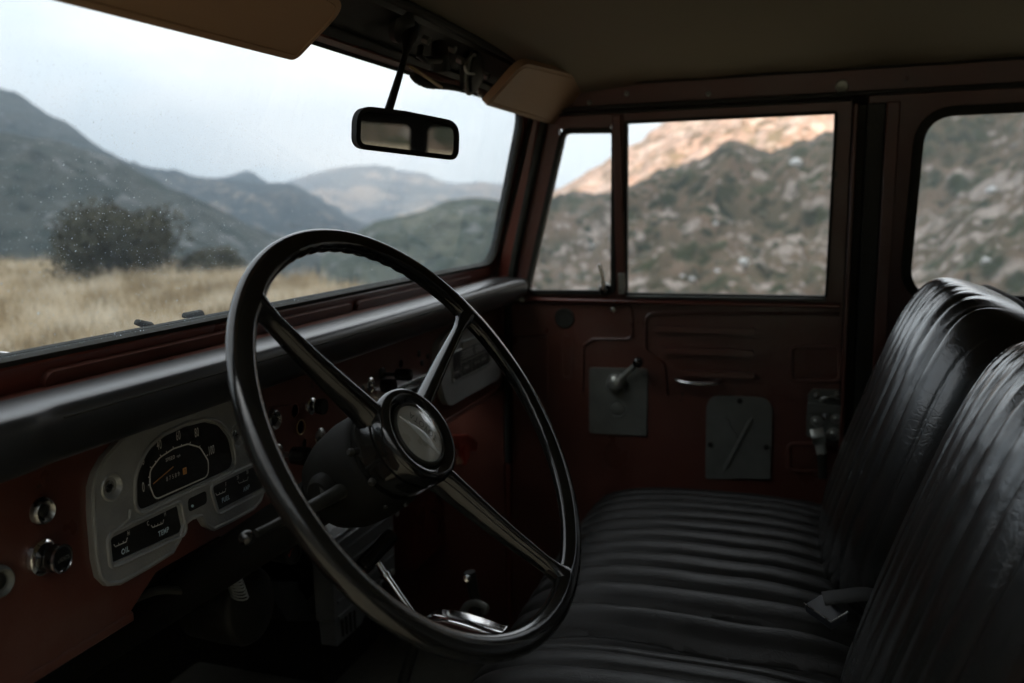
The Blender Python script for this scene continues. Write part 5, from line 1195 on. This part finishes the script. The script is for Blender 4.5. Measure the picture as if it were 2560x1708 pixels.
for _ in range(5200):
    a = a0+(a1-a0)*rnd.random(); e = edge(a); r = math.sqrt(5**2+(e**2*1.04-25)*rnd.random())
    x, y = r*math.cos(a), r*math.sin(a); z = gz(x, y); dens = noise.noise(Vec((x*.4, y*.4, 9)))
    if dens < -.38: continue
    hh = (.26+.16*rnd.random()+.12*dens)*(.75+.7*max(0, noise.noise(Vec((x*1.3, y*1.3, 3)))+.2))
    for q in range(13):
        bx_, by = x+rnd.gauss(0, .11), y+rnd.gauss(0, .11); an = rnd.random()*PI; w = .004+.006*rnd.random(); ln_ = hh*(.5+.7*rnd.random()); lx, ly = rnd.gauss(0, .12), rnd.gauss(0, .12)
        k = len(vs); cx_, sx_ = math.cos(an)*w, math.sin(an)*w
        vs += [(bx_-cx_, by-sx_, z-.02), (bx_+cx_, by+sx_, z-.02), (bx_+lx*.45+cx_*.8, by+ly*.45+sx_*.8, z+ln_*.6), (bx_+lx*.45-cx_*.8, by+ly*.45-sx_*.8, z+ln_*.6), (bx_+lx, by+ly, z+ln_)]
        fs += [(k, k+1, k+2, k+3), (k+3, k+2, k+4)]
me = bpy.data.meshes.new('grass'); me.from_pydata(vs, [], fs); me.materials.append(gmat); o = bpy.data.objects.new('grass', me); COL.objects.link(o); tag(o, None, None, kind='stuff')
# bushes on the edge of the meadow
leafm = mat('bush_leaves', (.022, .024, .010), (.055, .054, .022), rough=.7, scale=3)
barkm = mat('bush_bark', (.06, .05, .038), (.10, .085, .065), rough=.9, scale=8)
def bush(px, py, r, wx, hz_, label, seed, nleaf=7000, group='bushes at the meadow edge'):
    rn = random.Random(seed); v = ray(px, py); h = math.hypot(v.x, v.y); x, y = v.x/h*r, v.y/h*r; z = gz(x, y)-.05
    t = thing('bush', label, 'bush', (x, y, z), group); bm = BM(); tips = []
    for k in range(9):
        a = rn.random()*2*PI; s = rn.random()*.8; tip = Vec((x+math.cos(a)*wx*.5*s, y+math.sin(a)*wx*.5*s, z+hz_*(.55+.35*rn.random())))
        mid_ = Vec((x, y, z))*.45+tip*.55+Vec((rn.gauss(0, .1), rn.gauss(0, .1), .1)); tube(bm, smooth_path([(x, y, z-.1), mid_, tip], 4), [.05*wx/3*(1-.08*q) for q in range(9)], 6); tips.append(tip)
    part('branches', bm, barkm, t); vs, fs = [], []
    lobes = [(Vec((x+rn.gauss(0, .24)*wx, y+rn.gauss(0, .24)*wx, z+hz_*(.30+.42*rn.random()))), wx*(.15+.16*rn.random())) for _ in range(20)]
    lobes += [(Vec((x, y, z+hz_*.5)), wx*.34)]*10
    for _ in range(nleaf):
        c, rr = rn.choice(lobes); d = Vec((rn.gauss(0, 1), rn.gauss(0, 1), rn.gauss(0, 1))).normalized(); p = c+d*rr*(.55+.5*rn.random()**.5)*Vec((1, 1, 1)).x; p.z = z+abs(p.z-z)*.97
        s = .035+.05*rn.random(); u = Vec((rn.gauss(0, 1), rn.gauss(0, 1), rn.gauss(0, 1))).normalized(); w = u.cross(d).normalized(); k = len(vs)
        vs += [tuple(p-u*s), tuple(p+w*s*.45), tuple(p+u*s), tuple(p-w*s*.45)]; fs.append((k, k+1, k+2, k+3))
    me = bpy.data.meshes.new('foliage'); me.from_pydata(vs, [], fs); me.materials.append(leafm); o = bpy.data.objects.new('foliage', me); COL.objects.link(o); o.parent = t; o.matrix_parent_inverse = Matrix.Translation(-t.location)
bush(268, 600, 20.5, 2.2, 1.95, 'big dark round bush standing on the grass edge at left', 1, 11000)
bush(520, 660, 20.0, 1.2, .60, 'small dark bush beside the upper steering wheel rim, at the meadow edge', 3, 5000)
bush(730, 680, 17.5, 1.25, .62, 'low green bush seen through the steering wheel opening', 4, 5000)
# pale boulders on the shaded slope
bpy.context.view_layer.update()
dg = bpy.context.evaluated_depsgraph_get(); slope = [o for o in COL.objects if o.get('label', '').startswith('shaded rocky')][0]
bould = mat('pale_boulder', (.42, .43, .43), (.58, .58, .57), rough=.9, scale=.8)
for px, py, s, lab in ((1858, 660, 3.2, 'big white boulder low on the shaded slope in the passenger window'), (1990, 412, 5.0, 'large pale rock outcrop near the top right of the passenger window'), (1790, 562, 2.0, 'small pale boulder in the middle of the shaded slope'), (1730, 700, 1.9, 'pale boulder at the bottom centre of the passenger window'), (1706, 693, 1.5, 'smaller pale boulder at the bottom, just left of its neighbour'), (1794, 680, 1.5, 'pale boulder left of the big white one'), (1480, 616, 1.5, 'lone pale boulder seen through the vent window'), (2480, 480, 3.2, 'pale boulder cluster seen through the rear side window'), (2465, 655, 1.8, 'small pale boulder above the far seat back')):
    ok, loc, nrm, _ = slope.ray_cast(Vec((0, 0, 0)), ray(px, py).normalized(), distance=2000)
    if not ok: continue
    bm = BM(); bmesh.ops.create_icosphere(bm, subdivisions=3, radius=s*.5)
    for v in bm.verts: v.co = v.co*(1+.35*noise.noise(v.co*1.1/s*2+Vec((px, 0, 0)))); v.co.z *= .8; v.co += loc+Vec((0, 0, s*.12))
    tag(obj('boulder', bm, bould, smooth=30), lab, 'boulder', 'pale boulders on the slope')

# haze
hz = BM(); box(hz, (-6300, -6300, -86), (6300, 6300, 800)); hm = bpy.data.materials.new('haze'); hm.use_nodes = True; nt = hm.node_tree; nt.nodes.clear()
o_ = nt.nodes.new('ShaderNodeOutputMaterial'); pv = nt.nodes.new('ShaderNodeVolumePrincipled'); pv.inputs['Color'].default_value = (.66, .83, 1, 1); pv.inputs['Density'].default_value = 3.2e-4; pv.inputs['Anisotropy'].default_value = .2
nt.links.new(pv.outputs[0], o_.inputs['Volume'])
tag(obj('haze', hz, hm), None, None, kind='stuff')

# ================================================================== LIGHT
EL, AZ = math.radians(11), math.radians(15)
S = Vec((-math.cos(EL)*math.cos(AZ), -math.cos(EL)*math.sin(AZ), math.sin(EL)))
ld = bpy.data.lights.new('sun', 'SUN'); ld.energy = 5.0; ld.angle = math.radians(.5); ld.color = (1, .68, .45)
lo_ = bpy.data.objects.new('sun', ld); COL.objects.link(lo_); lo_.rotation_euler = S.to_track_quat('Z', 'Y').to_euler(); lo_.location = (0, 0, 50)
w = bpy.data.worlds.new('World'); sc.world = w; w.use_nodes = True; nt = w.node_tree; bg = nt.nodes['Background']
sky = N(nt, 'ShaderNodeTexSky', sky_type='NISHITA'); sky.sun_disc = False; sky.sun_elevation = EL; sky.sun_rotation = math.atan2(S.x, S.y); sky.air_density = 1.; sky.dust_density = 1.5; sky.ozone_density = 1.
# thin high cloud over the blue; its brightness is shaped by direction, dimmed behind the car to darken the cabin
tc = N(nt, 'ShaderNodeTexCoord'); mp = N(nt, 'ShaderNodeMapping'); mp.inputs['Scale'].default_value = (1, 1, 2.6); nt.links.new(tc.outputs['Generated'], mp.inputs[0])
cn = N(nt, 'ShaderNodeTexNoise'); cn.inputs['Scale'].default_value = 4.2; cn.inputs['Detail'].default_value = 9; cn.inputs['Roughness'].default_value = .55; cn.inputs['Distortion'].default_value = .4; nt.links.new(mp.outputs[0], cn.inputs['Vector'])
cr = ramp(nt, cn.outputs[0], [(.44, (2.42/3, 2.60/3, 2.68/3)), (.58, (3.0/3, 2.96/3, 2.90/3))])
up_ = N(nt, 'ShaderNodeVectorMath', operation='DOT_PRODUCT'); nt.links.new(tc.outputs['Generated'], up_.inputs[0]); up_.inputs[1].default_value = Vec((.30, .65, .70))
br = ramp(nt, up_.outputs['Value'], [(.0, .08), (.16, .26), (.46, 1.), (.58, .98), (.70, .62), (.84, .38), (.95, .35)])
v1 = N(nt, 'ShaderNodeVectorMath', operation='SCALE'); nt.links.new(cr.outputs[0], v1.inputs[0]); nt.links.new(br.outputs[0], v1.inputs['Scale'])
v2 = N(nt, 'ShaderNodeVectorMath', operation='SCALE'); nt.links.new(v1.outputs[0], v2.inputs[0]); v2.inputs['Scale'].default_value = 12.2
mx = N(nt, 'ShaderNodeMixRGB'); mx.inputs[0].default_value = .85; nt.links.new(sky.outputs[0], mx.inputs[1]); nt.links.new(v2.outputs[0], mx.inputs[2])
nt.links.new(mx.outputs[0], bg.inputs[0]); bg.inputs[1].default_value = .10

vs_ = sc.view_settings; vs_.view_transform = 'Standard'; vs_.look = 'None'; vs_.gamma = 1; vs_.exposure = 2.05
cy_ = sc.cycles; cy_.use_denoising = True; cy_.max_bounces = 8; cy_.diffuse_bounces = 4; cy_.glossy_bounces = 4; cy_.transparent_max_bounces = 12; cy_.volume_bounces = 0
cy_.sample_clamp_indirect = 6; cy_.use_adaptive_sampling = True; cy_.adaptive_threshold = .01
cy_.caustics_reflective = False; cy_.caustics_refractive = False
